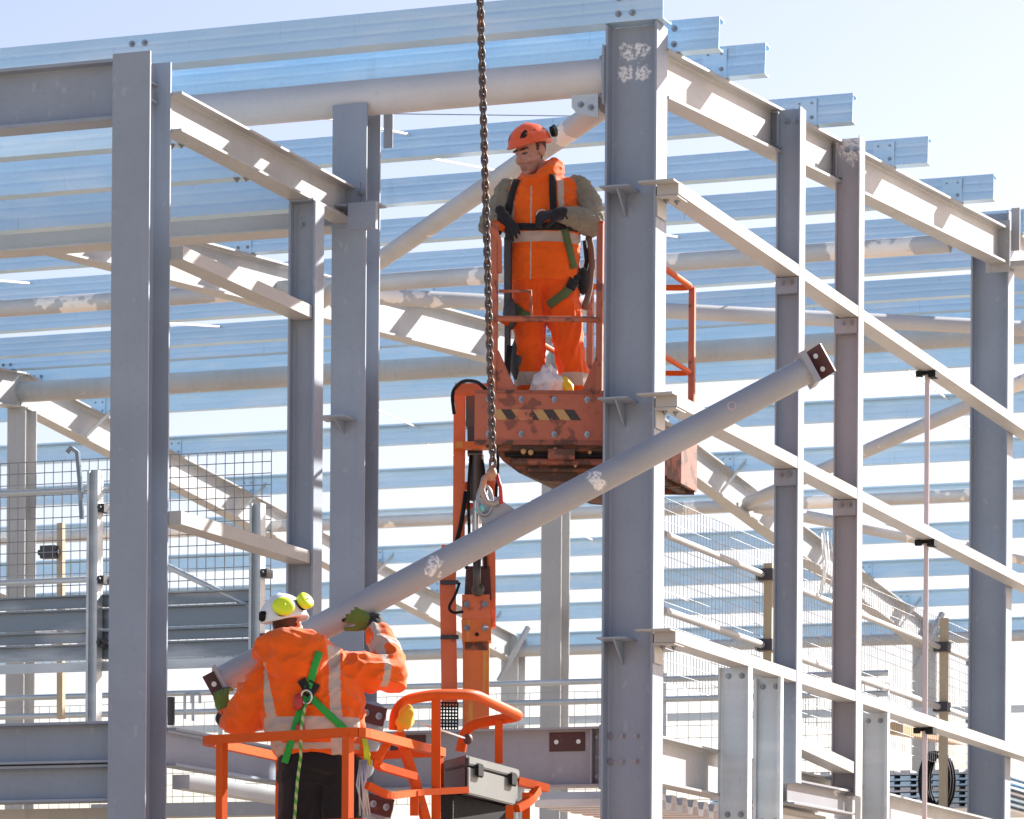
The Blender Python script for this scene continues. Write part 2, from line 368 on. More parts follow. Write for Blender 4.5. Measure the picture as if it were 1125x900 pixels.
# galvanised studs under the lowest rail
def csec(h, b, t=.006, lip=.025):   # (side, up): web on side 0, opening to +side
    return [(0,-h/2),(b,-h/2),(b,-h/2+lip),(b-t,-h/2+lip),(b-t,-h/2+t),(t,-h/2+t),(t,h/2-t),(b-t,h/2-t),(b-t,h/2-lip),(b,h/2-lip),(b,h/2),(0,h/2)]
for i, (y, x0, x1, what) in enumerate(((1.58, -.06, GX-.003, 'first from the corner column'), (2.42, -.045, GX-.003, 'close beside the dark slim post'), (5.48, -.09, GX-.003, 'right of the mauve slim post'))):
    t = thing('wall_stud', 'galvanised stud hanging below the lowest gable rail, %s' % what, 'wall stud', (.06, y, 2.5), 'galvanised studs below the lowest rail')
    bm = B(); xm = (x0+x1)/2; h = x1-x0
    sec = csec(h, .07) if i else isec(h, .10, .006, .01)
    prism(bm, [(-a, b) for a, b in sec] if i else sec, (xm, y+.05, 2.5), (xm, y+.05, 4.362), (1,0,0)); obj('stud_shaft', bm, 'stud', t)
    for z in (4.30, 3.30):
        for x in (xm-.05, xm+.05): shared('bolt', BOLT_Y, t, (x, y+.046, z))
obj('trim_angle', bar(B(), (GX-.03, 4.68, 2.6), (GX-.03, 4.68, 4.362), .03, .05, (1,0,0)), 'white', label='narrow white upright strip beside the mauve slim post', cat='trim')
# sag struts
for i, (z0, z1) in enumerate(((6.05, 7.403), (4.45, 5.963), (2.6, 4.362))):
    t = thing('rail_strut', 'thin pinkish white tube propping the %s gable rail' % RN[i], 'rail strut', (.08, 7.02, z0), 'thin struts between gable rails')
    obj('strut_tube', tube(B(), [(.08, 7.02, z0), (.08, 7.02, z1)], .022), paint('pinkish_white_paint_%d' % i, (.60,.50,.50), .45), t, 'auto')
    bm = B(); box(bm, .0, .05, 6.93, 6.99, z1-.05, z1-.003); box(bm, .10, .165, 6.96, 7.08, z1-.055, z1-.003); box(bm, .04, .12, 6.98, 7.06, z1-.028, z1-.003); obj('strut_clamp', bm, 'black', t)

# rafters --------------------------------------------------------
def rafter(label, x, depth, width, spans, mat, cleat_rows, stays=(), y_dir=1):
    t = thing('roof_rafter', label, 'roof rafter', (x, spans[0][0], zr(spans[0][0])-depth), None)
    for y0, y1 in spans:
        c = -depth/2/math.cos(math.atan(SL))-.006
        bm = prism(B(), isec(depth, width, .012, .02), (x, y0, zr(y0)+c), (x, y1, zr(y1)+c), (0,0,1)); obj('rafter_beam', bm, mat, t)
    for y in cleat_rows:
        bm = B(); box(bm, x-.09, x+.09, y-.014, y-.004, zr(y)-.004, zr(y)+.21); obj('purlin_cleat', bm, 'galv', t)
    for y in stays:
        sgn = -1 if y > YR else 1
        obj('fly_brace', bar(B(), (x+.09, y+.55*sgn, zr(y+.55*sgn)-depth+.03), (x+.28, y-.05*sgn, zr(y)+.16), .05, .008, (1,0,0)), 'galv_dull', t)
    return t
near = [.35, 1.45, 3.79, 6.13, 8.47, 10.81, 13.15, 15.5]
ridge_rows = [16.85, 17.65]
far = [19.36, 21.62, 23.97, 26.32, 28.69, 31.05, 33.3]
ga = rafter('sunlit gable rafter running up from the corner column to the right', -.075, .34, .17, [(.13, 10.215), (10.24, YR), (YR, YF)], 'steel_pale', [1.45,3.79,6.13,8.47,10.81])
rows = near[1:] + far
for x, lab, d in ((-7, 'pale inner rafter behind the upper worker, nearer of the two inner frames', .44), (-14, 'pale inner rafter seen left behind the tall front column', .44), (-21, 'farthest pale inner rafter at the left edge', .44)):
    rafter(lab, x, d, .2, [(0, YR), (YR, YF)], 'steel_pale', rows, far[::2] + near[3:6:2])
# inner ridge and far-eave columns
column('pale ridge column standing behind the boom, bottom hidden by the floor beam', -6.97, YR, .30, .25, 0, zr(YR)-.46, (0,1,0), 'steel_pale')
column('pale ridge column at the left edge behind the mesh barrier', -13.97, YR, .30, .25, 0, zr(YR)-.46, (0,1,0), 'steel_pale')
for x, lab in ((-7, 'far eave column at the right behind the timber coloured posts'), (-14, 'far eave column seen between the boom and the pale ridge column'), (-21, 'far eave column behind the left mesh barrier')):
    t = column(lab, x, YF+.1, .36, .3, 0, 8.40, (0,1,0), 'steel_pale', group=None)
    obj('knee_brace', bar(B(), (x+.05, YF-.7, 7.62), (x+.35, YF-.15, 8.55), .07, .07), 'steel_pale', t)

# purlins --------------------------------------------------------
def psec(kind, h=.225, f=.10):
    t, lip, gv = .005, .022, .0014
    web = [(0,-h/2), (0,-h/6-.02), (gv,-h/6), (0,-h/6+.02), (0,h/6-.02), (gv,h/6), (0,h/6+.02), (0,h/2)]
    inn = [(a+t, b) for a, b in web]
    if kind == 'C':   # both flanges away from the camera
        return web + [(f,h/2),(f,h/2-lip),(f-t,h/2-lip),(f-t,h/2-t),(t,h/2-t)] + inn[::-1][1:-1] + [(t,-h/2+t),(f-t,-h/2+t),(f-t,-h/2+lip),(f,-h/2+lip),(f,-h/2)]
    return web[:-1] + [(0,h/2-t),(-f,h/2-t),(-f,h/2-lip),(-f-t,h/2-lip),(-f-t,h/2),(t,h/2)] + inn[::-1][1:-1] + [(t,-h/2+t),(f,-h/2+t),(f,-h/2+lip),(f+t,-h/2+lip),(f+t,-h/2)]
def purlin(name, label, y, z, x0, x1, kind, tilt=0, group='galvanised purlins on the roof', xs=(-.075,-7,-14,-21), bolt=True, h=.225, cat='purlin', f=.10):
    t = thing(name, label, cat, (x1, y, z), group)
    up = (0, -math.sin(tilt), math.cos(tilt))
    # direction -x so that side = w x up points to +y
    obj('purlin_section', prism(B(), psec(kind, h, f), (x1, y, z+h/2), (x0, y, z+h/2), up), 'galv', t)
    if bolt:
        for x in xs:
            if x < x0 or x > x1: continue
            for dx in (-.05, .05):
                for dz in (.055, .165): shared('bolt', BOLT_Y, t, (x+dx, y-.002-(dz-.1)*math.sin(tilt), z+dz))
    return t
al = math.atan(SL)
purlin('eave_rail', 'galvanised eave rail along the very top, bolted over the corner column', -.125, 8.605, -24, .05, 'C', 0, None, (-.22,-3.9), cat='eave rail', f=.18)
for i, y in enumerate(near):
    xe = .30
    purlin('roof_purlin', 'galvanised purlin on the near roof slope, %s row behind the eave rail' % ORD[i], y, zr(y)+.006, -24, xe, 'C', -al)
purlin('roof_purlin', 'galvanised ridge purlin just before the roof ridge', ridge_rows[0], zr(ridge_rows[0])+.006, -24, .3, 'C', -al)
purlin('roof_purlin', 'galvanised ridge purlin just past the roof ridge', ridge_rows[1], zr(ridge_rows[1])+.006, -24, .3, 'Z', al)
for i, y in enumerate(far):
    purlin('roof_purlin', 'galvanised purlin on the far roof slope, %s row below the ridge pair' % ORD[i], y, zr(y)-.01, -24, .3, 'Z', 0, h=.25)
purlin('eave_rail', 'galvanised far eave rail just above the far eave tube', YF+.3, 8.27, -24, .05, 'Z', 0, None, cat='eave rail')
# anti-sag bars between purlins
allrows = near[1:] + [16.85, None, 17.65] + far
for a, b in zip(allrows[:-1], allrows[1:]):
    if a is None or b is None: continue
    for x in (-3.4, -10.5):
        tube_b = tube(B(), [(x, a+.01, zr(a)+.03), (x, b-.01, zr(b)+.19)], .011, 8)
        obj('sag_bar', tube_b, 'white', smooth='auto', label='thin white anti-sag bar joining two neighbouring roof purlins', cat='sag bar', group='anti-sag bars between roof purlins')
# thin wire across under the purlins
obj('safety_line', tube(B(), [ony(418,125,2.5), ony(662,128,2.5)], .004, 6), 'wire', label='thin taut line crossing behind the upper worker at helmet height', cat='line')

# ties and braces ------------------------------------------------
def tie(label, p, q, r, mat, name='tie_tube', group=None, flange=True):
    t = thing(name, label, 'steel tube', Vector(p), group)
    obj('tube_shaft', tube(B(), [p, q], r, 28), mat, t, 'auto')
    return t
t = tie('thick grey eave tie tube joining the corner column high up', (-.40, .03, 8.28), (-7, .03, 8.28), .125, 'tie_light')
bm = plate(B(), [ony(628,97,-.01), ony(657,92,-.01), ony(657,129,-.01), ony(634,125,-.01), ony(628,118,-.01)], .014, (0,1,0)); obj('gusset_plate', bm, 'galv_dull', t)
for u, v in ((638,115),(649,118)): shared('bolt', BOLT_Y, t, ony(u, v, -.012))
tie('long tie tube at the roof ridge behind the upper worker', (1, YR, 9.64), (-21, YR, 9.64), .125, 'steel_pale')
tie('dark tie tube under the near roof slope with cream paint patches', (-.3, 9.3, 8.98), (-21, 9.3, 8.98), .085, 'steel_touch')
tie('tie tube under the far roof slope on the right', (-.3, 24.8, 8.98), (-21, 24.8, 8.98), .085, 'steel_touch')
tie('pale far eave tie tube low across the background', (-.3, YF, 8.17), (-21, YF, 8.17), .09, 'steel_pale')
tie('diagonal roof brace tube with white patches running from the corner column behind the upper worker', (-.42, .12, 8.12), (-6.95, 10.1, 8.98), .08, 'steel_touch', 'brace_tube')
tie('slightly sloping roof brace tube behind the upper worker, patched with cream paint', (-6.9, 9.5, 8.98), (-.35, YR-.1, 9.55), .08, 'steel_touch', 'brace_tube')
tie('brace tube climbing to the right behind the slim posts', (-6.9, 24.6, 8.98), (-.35, YR+.2, 9.55), .085, 'steel_touch', 'brace_tube')
tie('brace tube falling to the right below the middle gable rail', (-6.9, 25.0, 8.98), (-.35, YF-.1, 8.22), .085, 'steel_touch', 'brace_tube')

# annex beams ----------------------------------------------------
t = thing('steel_beam', 'deep front beam of the low annex at the upper left', 'steel beam', (-5.5, -3.1, 7.42))
obj('beam_shaft', prism(B(), isec(.38, .2, .012, .02), (-9, -3.09, 7.61), (-2.545, -3.09, 7.61), (0,0,1)), 'steel', t)
t = thing('steel_beam', 'side beam of the annex running back from the tall left column', 'steel beam', (-2.27, -1.5, 7.38))
obj('beam_shaft', prism(B(), isec(.25, .16), (-2.29, -2.935, 7.50), (-2.29, -.115, 7.50), (0,0,1)), 'steel_pale', t)
bm = B(); box(bm, -2.40, -2.18, -.114, -.102, 7.35, 7.66); obj('end_plate', bm, 'steel', t); shared('bolt', BOLT_Y, t, (-2.19+.02, -.115, 7.58))
for i, y in enumerate((-2.62, -1.62, -.62)):
    t = purlin('annex_purlin', 'blue grey galvanised annex purlin at upper left, %s' % ('nearest the front beam', 'the middle one of three', 'nearest the beige rear beam')[i], y, 7.385, -9, -2.36, 'C', 0, 'galvanised purlins of the annex roof', (-5,), True, .235, f=.13)
    shared('bolt', BOLT_D, t, (-2.45, y+.04, 7.384)); shared('bolt', BOLT_D, t, (-2.38, y+.04, 7.384))
t = thing('steel_beam', 'beige rear beam of the annex behind the tall left column', 'steel beam', (-5, .2, 7.36))
obj('beam_shaft', prism(B(), isec(.17, .24, .14, .014), (-9, .03, 7.45), (-2.40, .03, 7.45), (0,0,1)), 'rail', t)
for z, w in ((6.65, 'upper'), (4.98, 'lower')):
    obj('annex_rail', bar(B(), (-2.27, -2.94, z-.045), (-2.27, -.845, z-.045), .155, .085), 'rail', label='%s pale sunlit annex rail between the left column and the short post' % w, cat='wall rail', group='rails of the annex wall')
# floor beams
t = thing('steel_beam', 'grey floor beam at lower left, upper of the two stacked', 'steel beam', (-5.5,-3.1,3.38))
obj('beam_shaft', prism(B(), isec(.26, .2), (-9, -3.09, 3.51), (-2.545, -3.09, 3.51), (0,0,1)), 'steel', t)
t = thing('steel_beam', 'grey floor beam at lower left, lower of the two stacked', 'steel beam', (-5.5,-3.1,3.14))
obj('beam_shaft', prism(B(), isec(.23, .2), (-9, -3.06, 3.255), (-2.545, -3.06, 3.255), (0,0,1)), 'steel', t)
obj('steel_beam', prism(B(), isec(.24, .14), (-2.29, -2.935, 3.49), (-2.29, -.12, 3.49), (0,0,1)), 'steel', label='grey floor beam running back beside the lower worker', cat='steel beam')
obj('floor_channel', bar(B(), (-2.2, -2.9, 3.27), (-2.2, -.3, 3.27), .12, .09), 'galv_dull', label='bright galvanised channel under the floor beam beside the lower worker', cat='channel')
obj('steel_beam', prism(B(), isec(.44, .2), (-5.2, -2.6, 2.93), (-5.2, 7, 2.93), (0,0,1)), 'steel_pale', label='pale beam with slanting shadows at the bottom left corner', cat='steel beam')
obj('floor_slab', box(B(), -9, -2.62, -2.75, -2.55, 2.3, 3.125), paint('pale_slab', (.58,.55,.50), .85, scuff=1.2), label='pale floor slab edge under the two stacked beams at lower left', cat='floor slab')
obj('floor_channel', bar(B(), (-2.5, .5, 3.32), (-4.5, .5, 3.32), .2, .1), 'steel_pale', label='pale channel low behind the lower worker', cat='channel')
t = thing('steel_beam', 'deep floor beam with red brown plates between the chain column and the corner column', 'steel beam', (-1.2,0,3.4))
obj('beam_shaft', prism(B(), isec(.41, .18), (-2.10, .02, 3.605), (-.388, .02, 3.605), (0,0,1)), 'steel_mauve', t)
for u0, u1, v0, v1 in ((603,642,805,825),(428,467,808,827)):
    p, q = ony(u0, v0, 0), ony(u1, v1, 0)
    bm = B(); box(bm, p.x, q.x, .009, .0135, q.z, p.z); pl = obj('primed_patch', bm, 'red_oxide', t)
    for k in (.2, .82):
        bm = B(); x = p.x+(q.x-p.x)*k; z = (p.z+q.z)/2
        prism(bm, [(.016*math.cos(a*math.pi/8), .016*math.sin(a*math.pi/8)) for a in range(16)], (x, .009, z), (x, .0065, z), (0,0,1)); obj('bolt_hole', bm, 'white', pl)
for z in (3.74, 3.60, 3.47): shared('bolt', BOLT_Y, t, (-.43, .008, z))
bm = B(); box(bm, -.46, -.45, -.06, .1, 3.42, 3.79); obj('stiffener', bm, 'steel_mauve', t)
for u, v, lab in ((409, 785, 'red brown connection plate sticking out above the floor beam, right of the lower worker'), (417, 885, 'red brown connection plate at the bottom edge, right of the lower worker')):
    c = at(u, v, 24.4); t = thing('connection_plate', lab, 'plate', c)
    a = R(-14); d = RT*math.cos(a) + Vector((0,0,math.sin(a))); up = Vector((0,0,1))*math.cos(a) - RT*math.sin(a)
    bm = plate(B(), [c-d*.085-up*.06, c+d*.085-up*.06, c+d*.085+up*.06, c-d*.085+up*.06], .014, FW); obj('plate_body', bm, 'red_oxide', t)
    for k in (-.04, .045): shared('bolt', BOLT_Y, t, c + d*k - FW*.004)
    obj('stub_tube', tube(B(), [c+FW*.02, c+FW*1.2-RT*.12-Vector((0,0,.25))], .09, 20), 'steel', t, 'auto')
# gable floor beam
t = thing('steel_beam', 'sunlit floor beam under the gable rails, right of the corner column', 'steel beam', (-.12, 5, 3.45))
obj('beam_shaft', prism(B(), isec(.33, .16), (-.13, .14, 3.60), (-.13, 10.30, 3.60), (0,0,1)), 'steel_pale', t)
# corrugated deck seen from below
bm = B(); y = .45; pts = []
while y < 10.2:
    pts += [(y, 3.30), (y+.10, 3.30), (y+.13, 3.36), (y+.22, 3.36)]; y += .25
a = [(bm.verts.new((-1.05, p, z)), bm.verts.new((-.24, p, z))) for p, z in pts]; b = [(bm.verts.new((-1.05, p, z+.05)), bm.verts.new((-.24, p, z+.05))) for p, z in pts]
for i in range(len(a)-1):
    bm.faces.new((a[i][0], a[i][1], a[i+1][1], a[i+1][0])); bm.faces.new((b[i][1], b[i][0], b[i+1][0], b[i+1][1]))
    bm.faces.new((a[i][0], a[i+1][0], b[i+1][0], b[i][0])); bm.faces.new((a[i+1][1], a[i][1], b[i][1], b[i+1][1]))
bm.faces.new((a[0][1], a[0][0], b[0][0], b[0][1])); bm.faces.new((a[-1][0], a[-1][1], b[-1][1], b[-1][0]))
obj('floor_deck', bm, 'deck', label='ribbed metal floor deck edge beside the corner column foot', cat='floor deck')

# ------------------------------------------------------------------ barriers
def mesh_panel(parent, o, du, dv, nu, nv, r, mat, name='wire_panel', wob=.0):
    bm = B(); o, du, dv = Vector(o), Vector(du), Vector(dv); nn = du.cross(dv).normalized()
    for i in range(nu+1):
        p = o + du*(i/nu); tube(bm, [p, p+dv*.5+nn*wob*math.sin(i*.7), p+dv], r, 4)
    for j in range(nv+1):
        p = o + dv*(j/nv) + nn*r*1.6; tube(bm, [p, p+du*.5+nn*wob, p+du], r, 4)
    return obj(name, bm, mat, parent)
YB = .8
t = thing('mesh_barrier', 'wire mesh edge barrier with toe boards behind the tall left column', 'barrier', (-4.5, YB, 4.1))
mesh_panel(t, (-8.6, YB, 4.44), (5.35, 0, 0), (0, 0, 1.53), 72, 18, .0036, 'wire', wob=.006)
for z, r in ((5.74, .022), (5.07, .022)): obj('guard_rail', tube(B(), [(-8.6, YB-.03, z), (-4.5, YB-.03, z)], r, 12), 'galv_dull', t, 'auto')
obj('guard_rail', tube(B(), [(-4.4, YB-.03, 5.30), (-3.3, YB-.03, 4.78)], .022, 12), 'galv_dull', t, 'auto')
for z0, z1 in ((4.86,4.95),(4.70,4.845),(4.60,4.68),(4.47,4.585)):
    bm = B(); box(bm, -8.6, -3.3, YB-.05, YB-.02, z0, z1); box(bm, -8.6, -3.3, YB-.09, YB-.05, z1-.012, z1); p = obj('toe_board', bm, 'toe', t)
obj('kick_board', box(B(), -8.6, -3.3, YB-.04, YB-.015, 4.385, 4.455), 'galv_dull', t)
for x, z0, z1 in ((-4.62, 4.0, 5.86), (-3.30, 4.0, 5.56)):
    p = obj('barrier_post', prism(B(), isec(.09,.09,.02,.02), (x, YB-.13, z0), (x, YB-.13, z1), (1,0,0)), 'galv_dull', t)
    for z in (5.55, 5.02, 4.55):
        if z < z1-.1: bm = B(); box(bm, x+.04, x+.09, YB-.16, YB-.05, z, z+.06); tube(bm, [(x+.065, YB-.2, z+.03), (x+.065, YB-.02, z+.03)], .014, 8); obj('post_clamp', bm, 'dark', t)
for u, v0, v1, lab, mat in ((67, 575, 790, 'pale timber upright behind the left mesh barrier', 'timber'),):
    p, q = ony(u, v0, 2.2), ony(u, v1, 2.2); tt = thing('timber_post', lab, 'post', q)
    obj('post_body', bar(B(), q, p, .05, .05, (0,1,0)), mat, tt); c = ony(50, 607, 2.15); bm = B(); box(bm, c.x-.03, c.x+.10, c.y-.04, c.y+.04, c.z-.05, c.z+.05); tube(bm, [(c.x-.06, c.y, c.z), (c.x+.12, c.y, c.z)], .022, 10); obj('scaffold_clip', bm, 'dark', tt)
p = [ony(74, 497, .7), ony(78, 492, .7), ony(85, 497, .7), ony(88, 530, .7), ony(90, 570, .7)]
obj('hook_post', tube(B(), p, .020, 8), 'toe', smooth='auto', label='grey crooked hook standing over the left mesh barrier', cat='hook')
for u, v0, v1 in ((188, 766, 797), (203, 762, 790), (212, 762, 792)):
    p, q = at(u, v0, 27.5), at(u, v1, 27.5)
    if u == 188: obj('short_bollard', tube(B(), [q, p], .028, 10), 'dark', smooth='auto', label='short dark bollard on the floor beside the tall left column', cat='bollard')
    else: obj('barrier_hook', tube(B(), round_path([q, p, p+RT*.05, p+RT*.05-Vector((0,0,.07))], .02), .011, 8), 'galv_dull', smooth='auto', label='small grey hooked post %s of the dark bollard' % ('just right' if u == 203 else 'second to the right'), cat='hook')
# right-hand barrier running back along the gable
XB = -.6
t = thing('mesh_barrier', 'wire mesh edge barrier running back behind the slim gable posts', 'barrier', (XB, 6, 3.8))
mesh_panel(t, (XB, 1.8, 4.3), (0, 10.2, 0), (0, 0, 1.36), 130, 16, .0026, 'wire_pale', wob=.008)
for z, r in ((5.38, .026), (4.82, .03)): obj('guard_rail', tube(B(), [(XB+.03, 1.85, z), (XB+.03, 11.9, z)], r, 12), 'rail', t, 'auto')
for y, z1 in ((4.4, 5.47), (10.1, 5.65), (11.4, 5.52)):
    obj('barrier_post', bar(B(), (XB+.07, y, 3.75), (XB+.07, y, z1), .07, .07, (1,0,0)), 'timber', t)
    for z in (5.38, 4.82): bm = B(); box(bm, XB-.02, XB+.12, y-.07, y+.06, z-.045, z+.045); obj('post_clamp', bm, 'dark', t)
bm = B(); c = onx(907, 590, XB+.06)
for k in range(7): a = c + Vector((0, random.uniform(-.15,.15), random.uniform(.0,.12))); tube(bm, [a, a+Vector((.02, random.uniform(-.1,.1), -.25)), a+Vector((0, random.uniform(-.1,.1), -.45-random.random()*.15))], .006, 5)
tag(obj('tied_cord', bm, 'white', smooth=True), 'bundle of pale cord hanging on the right mesh barrier', 'cord')
# low barrier farther inside
t = thing('mesh_barrier', 'low pale wire barrier across the floor, far behind the floor beams', 'barrier', (-5, 8, 3.8))
mesh_panel(t, (-12.5, 8.0, 3.85), (12.0, 0, 0), (0, 0, 1.0), 110, 9, .003, 'wire_pale')
for z in (4.94, 4.76): obj('guard_rail', tube(B(), [(-12.5, 8, z), (-.5, 8, z)], .028, 10), 'galv_dull', t, 'auto')
for x in (-12, -9.5, -7, -2.6): obj('barrier_post', tube(B(), [(x, 8.04, 3.75), (x, 8.04, 5.0)], .026, 10), 'galv_dull', t, 'auto')
# far rails
obj('floor_edge_rail', box(B(), -20, 0, 30, 30.06, 6.55, 6.66), 'galv_dull', label='grey edge rail far behind the mesh barriers on the right', cat='rail')
# sheet pack and timber at lower right
t = thing('sheet_pack', 'banded pack of blue grey profiled sheets on the floor between the right posts', 'sheet pack', (-.5, 11.2, 3.8))
p0 = at(880, 884, 36); 
for i in range(7):
    bm = B(); z = 3.93 + .055*i; n = 18
    for k in range(n):
        x = -3.1 + k*.16; box(bm, x, x+.10, 11.0, 12.6, z, z+.045); box(bm, x+.10, x+.16, 11.005, 12.6, z, z+.018)
    obj('profiled_sheet', bm, 'galv' if i % 3 else 'deck', t)
obj('timber_beam', bar(B(), at(985, 800, 37.5), at(1052, 812, 39), .14, .12), 'plank', label='warm coloured timber beam behind the thin strut at lower right', cat='timber')
bm = B(); c = at(1029, 858, 36.2)
for k in range(9): tube(bm, [c + Vector((.11*math.cos(a)*(1+.05*k%.12)+.03*math.sin(k*2.1), .03*k-.12, .26*math.sin(a)+random.uniform(-.01,.01))) for a in [i*math.pi/9 for i in range(18)]], .022, 6, True)
tag(obj('cable_coil', bm, 'black', smooth=True), 'black cable coil hung on the timber coloured post at lower right', 'cable')
obj('cable_drum_crate', box(B(), .9, 2.6, 15, 16.2, 4.25, 4.9), 'galv_dull', label='grey container corner at the right edge of the picture', cat='container')

# ------------------------------------------------------------------ lifted tube, chain
DL, DR = 23.1, 23.6
pL, pR = at(244, 747, DL), at(884, 408, DR)
ax = (pR-pL).normalized()
def ont(u):   # point on the tube axis at picture column u
    k0, k1 = 0, 1
    return pL + (pR-pL)*((u-244)/(884-244))
t = thing('bracing_tube', 'long grey steel tube hanging slanted on the chain, held by the lower worker', 'steel tube', pL)
TR = .084
obj('tube_shaft', tube(B(), [pL, pR], TR, 40), 'tube', t, 'auto')
side = (FW - ax*ax.dot(FW)).normalized(); up = side.cross(ax); up = up if up.z > 0 else -up
def holeplate(c, d, u, nrm, L, W, holes, parent, name):
    th = .016; bm = plate(B(), [c-u*W/2, c+d*L-u*W/2, c+d*L+u*W/2, c+u*W/2], th, nrm); o = obj(name, bm, 'red_oxide', parent)
    for a, b in holes:
        q = c + d*a + u*b; prm = B(); prism(prm, [(.016*math.cos(k*math.pi/8), .016*math.sin(k*math.pi/8)) for k in range(16)], q, q-nrm*.003, u); obj('bolt_hole', prm, 'white', o)
cap = lambda c, d: prism(B(), [(.128*math.cos(k*math.pi/16)*(1 if abs(math.cos(k*math.pi/16))<.8 else .98), .128*math.sin(k*math.pi/16)) for k in range(32)], c, c+d*.03, up)
bm = B(); prism(bm, rect(.20,.21), pR, pR+ax*.04, up); obj('end_cap', bm, 'tube', t)
bm = B(); prism(bm, rect(.175,.18), pL, pL-ax*.02, up); obj('end_cap', bm, 'tube', t)
fn = (FW*.9 + ax*.43).normalized()
dR = (ax - FW*.75).normalized()
holeplate(pR+ax*.041, dR, up, (FW+ax*.75).normalized(), .135, .195, ((.07,-.045),(.07,.045)), t, 'fin_plate')
holeplate(pL-ax*.021, -ax, up, side, .075, .145, ((.035,.0),), t, 'fin_plate')
# lug
lc = ont(552) + up*TR
bm = plate(B(), [lc-ax*.10-up*.02, lc+ax*.12-up*.02, lc+ax*.06+up*.10, lc+ax*.015+up*.16, lc-ax*.05+up*.16, lc-ax*.10+up*.10], .03, side); obj('lifting_lug', bm, 'tube', t)
shared('bolt', BOLT_Y, t, lc+ax*.03+up*.08-side*.004)
st = at(801, 441, 23.42); c0 = ont(801); dirv = (st-c0); dirv -= ax*ax.dot(dirv); dirv = (dirv.normalized()*.6 - side*.8).normalized()
sc = c0 + dirv*(TR+.001)
tb = dirv.cross(ax)
bm = B(); r0 = [bm.verts.new(sc + (ax*math.cos(k*math.pi/8)+tb*math.sin(k*math.pi/8))*.030) for k in range(16)]; r1 = [bm.verts.new(sc + dirv*.002 + (ax*math.cos(k*math.pi/8)+tb*math.sin(k*math.pi/8))*.019) for k in range(16)]
for k in range(16): bm.faces.new((r0[k], r0[(k+1)%16], r1[(k+1)%16], r1[k]))
obj('round_sticker', bm, paint('pink_sticker', (.55,.42,.46), .5), t)
# chain
ct, cb = at(526, -60, 23.25), at(541.5, 512, 23.25)
t = thing('lifting_chain', 'rusty lifting chain hanging from above down to the grey tube', 'chain', cb)
L = (ct-cb).length; nl = int(round(L/.040)); d = (ct-cb)/nl; dn = d.normalized()
def link_mesh():
    bm = B(); r, w, l = .0088, .0165, .0195; pts = []
    for k in range(9): a = -math.pi/2 + math.pi*k/8; pts.append((0, w*math.sin(a), l*.35 + w*math.cos(a)))
    for k in range(9): a = math.pi/2 + math.pi*k/8; pts.append((0, w*math.sin(a), -l*.35 + w*math.cos(a)))
    tube(bm, pts, r, 8, True); bmesh.ops.recalc_face_normals(bm, faces=bm.faces[:])
    return bm
meshes = []
q = dn.to_track_quat('Z', 'Y').to_matrix().to_4x4()
for ang in (62, -28):
    bm = link_mesh(); bmesh.ops.transform(bm, matrix=q @ Matrix.Rotation(R(ang+90), 4, 'Z') @ Matrix.Diagonal(Vector((1,1.05,1.25,1))), verts=bm.verts[:])
    me = bpy.data.meshes.new('link'); bm.to_mesh(me); bm.free(); me.materials.append(M['chain'])
    for p in me.polygons: p.use_smooth = True
    meshes.append(me)
for i in range(nl): shared('link', meshes[i % 2], t, cb + d*(i+.5))
# hook block and shackle
t = thing('chain_hook', 'worn steel hook block with a red safety latch where the chain meets the tube', 'hook', lc)
hc = at(540, 530, 23.25)
bm = B(); tube(bm, [hc + RT*x + Vector((0,0,z)) for x, z in ((0,.10),(.005,.06),(-.045,.02),(-.06,-.05),(-.03,-.12),(.02,-.13),(.05,-.09))], [.018,.023,.021,.022,.021,.018,.010], 10); ico(bm, hc+Vector((0,0,.05)), (.035,.03,.045), 2)
obj('hook_body', bm, paint('worn_hook_steel', (.34,.30,.28), .5, .4, wear=(.5,.25,.15), wear_at=.6), t, True)
obj('safety_latch', tube(B(), [hc+RT*.03+Vector((0,0,.05)), hc+RT*.055+Vector((0,0,-.03)), hc+RT*.06+Vector((0,0,-.13))], .012, 8), 'red', t, True)
rc = lc + up*.13 - side*.02 - ax*.03
obj('sling_ring', tube(B(), [rc + (RT*math.cos(a)*.045 + Vector((0,0,1))*math.sin(a)*.09) for a in [k*math.pi/8 for k in range(16)]], .011, 8, True), 'bolt', t, True)
bm = B(); ico(bm, lc-ax*.075+up*.10-side*.0, (.034,.02,.030), 2); obj('sling_tag', bm, 'turq', t, True)

# ------------------------------------------------------------------ upper boom lift
V = Vector
dz = V((0,0,1))
D1 = 26.4
NL, NR = at(534, 243, D1), at(668, 243, D1)
NL.z = NR.z = 7.30
FR = at(765, 330, 28.6); FR.z = 7.30
back = FR - NR; FL = NL + back
def lv(p, z): return V((p.x, p.y, z))
wv = (NR-NL).normalized(); bv = back.normalized()
t = thing('boom_lift', 'old orange boom lift whose basket carries the upper worker', 'boom lift', lv(NL, 2))
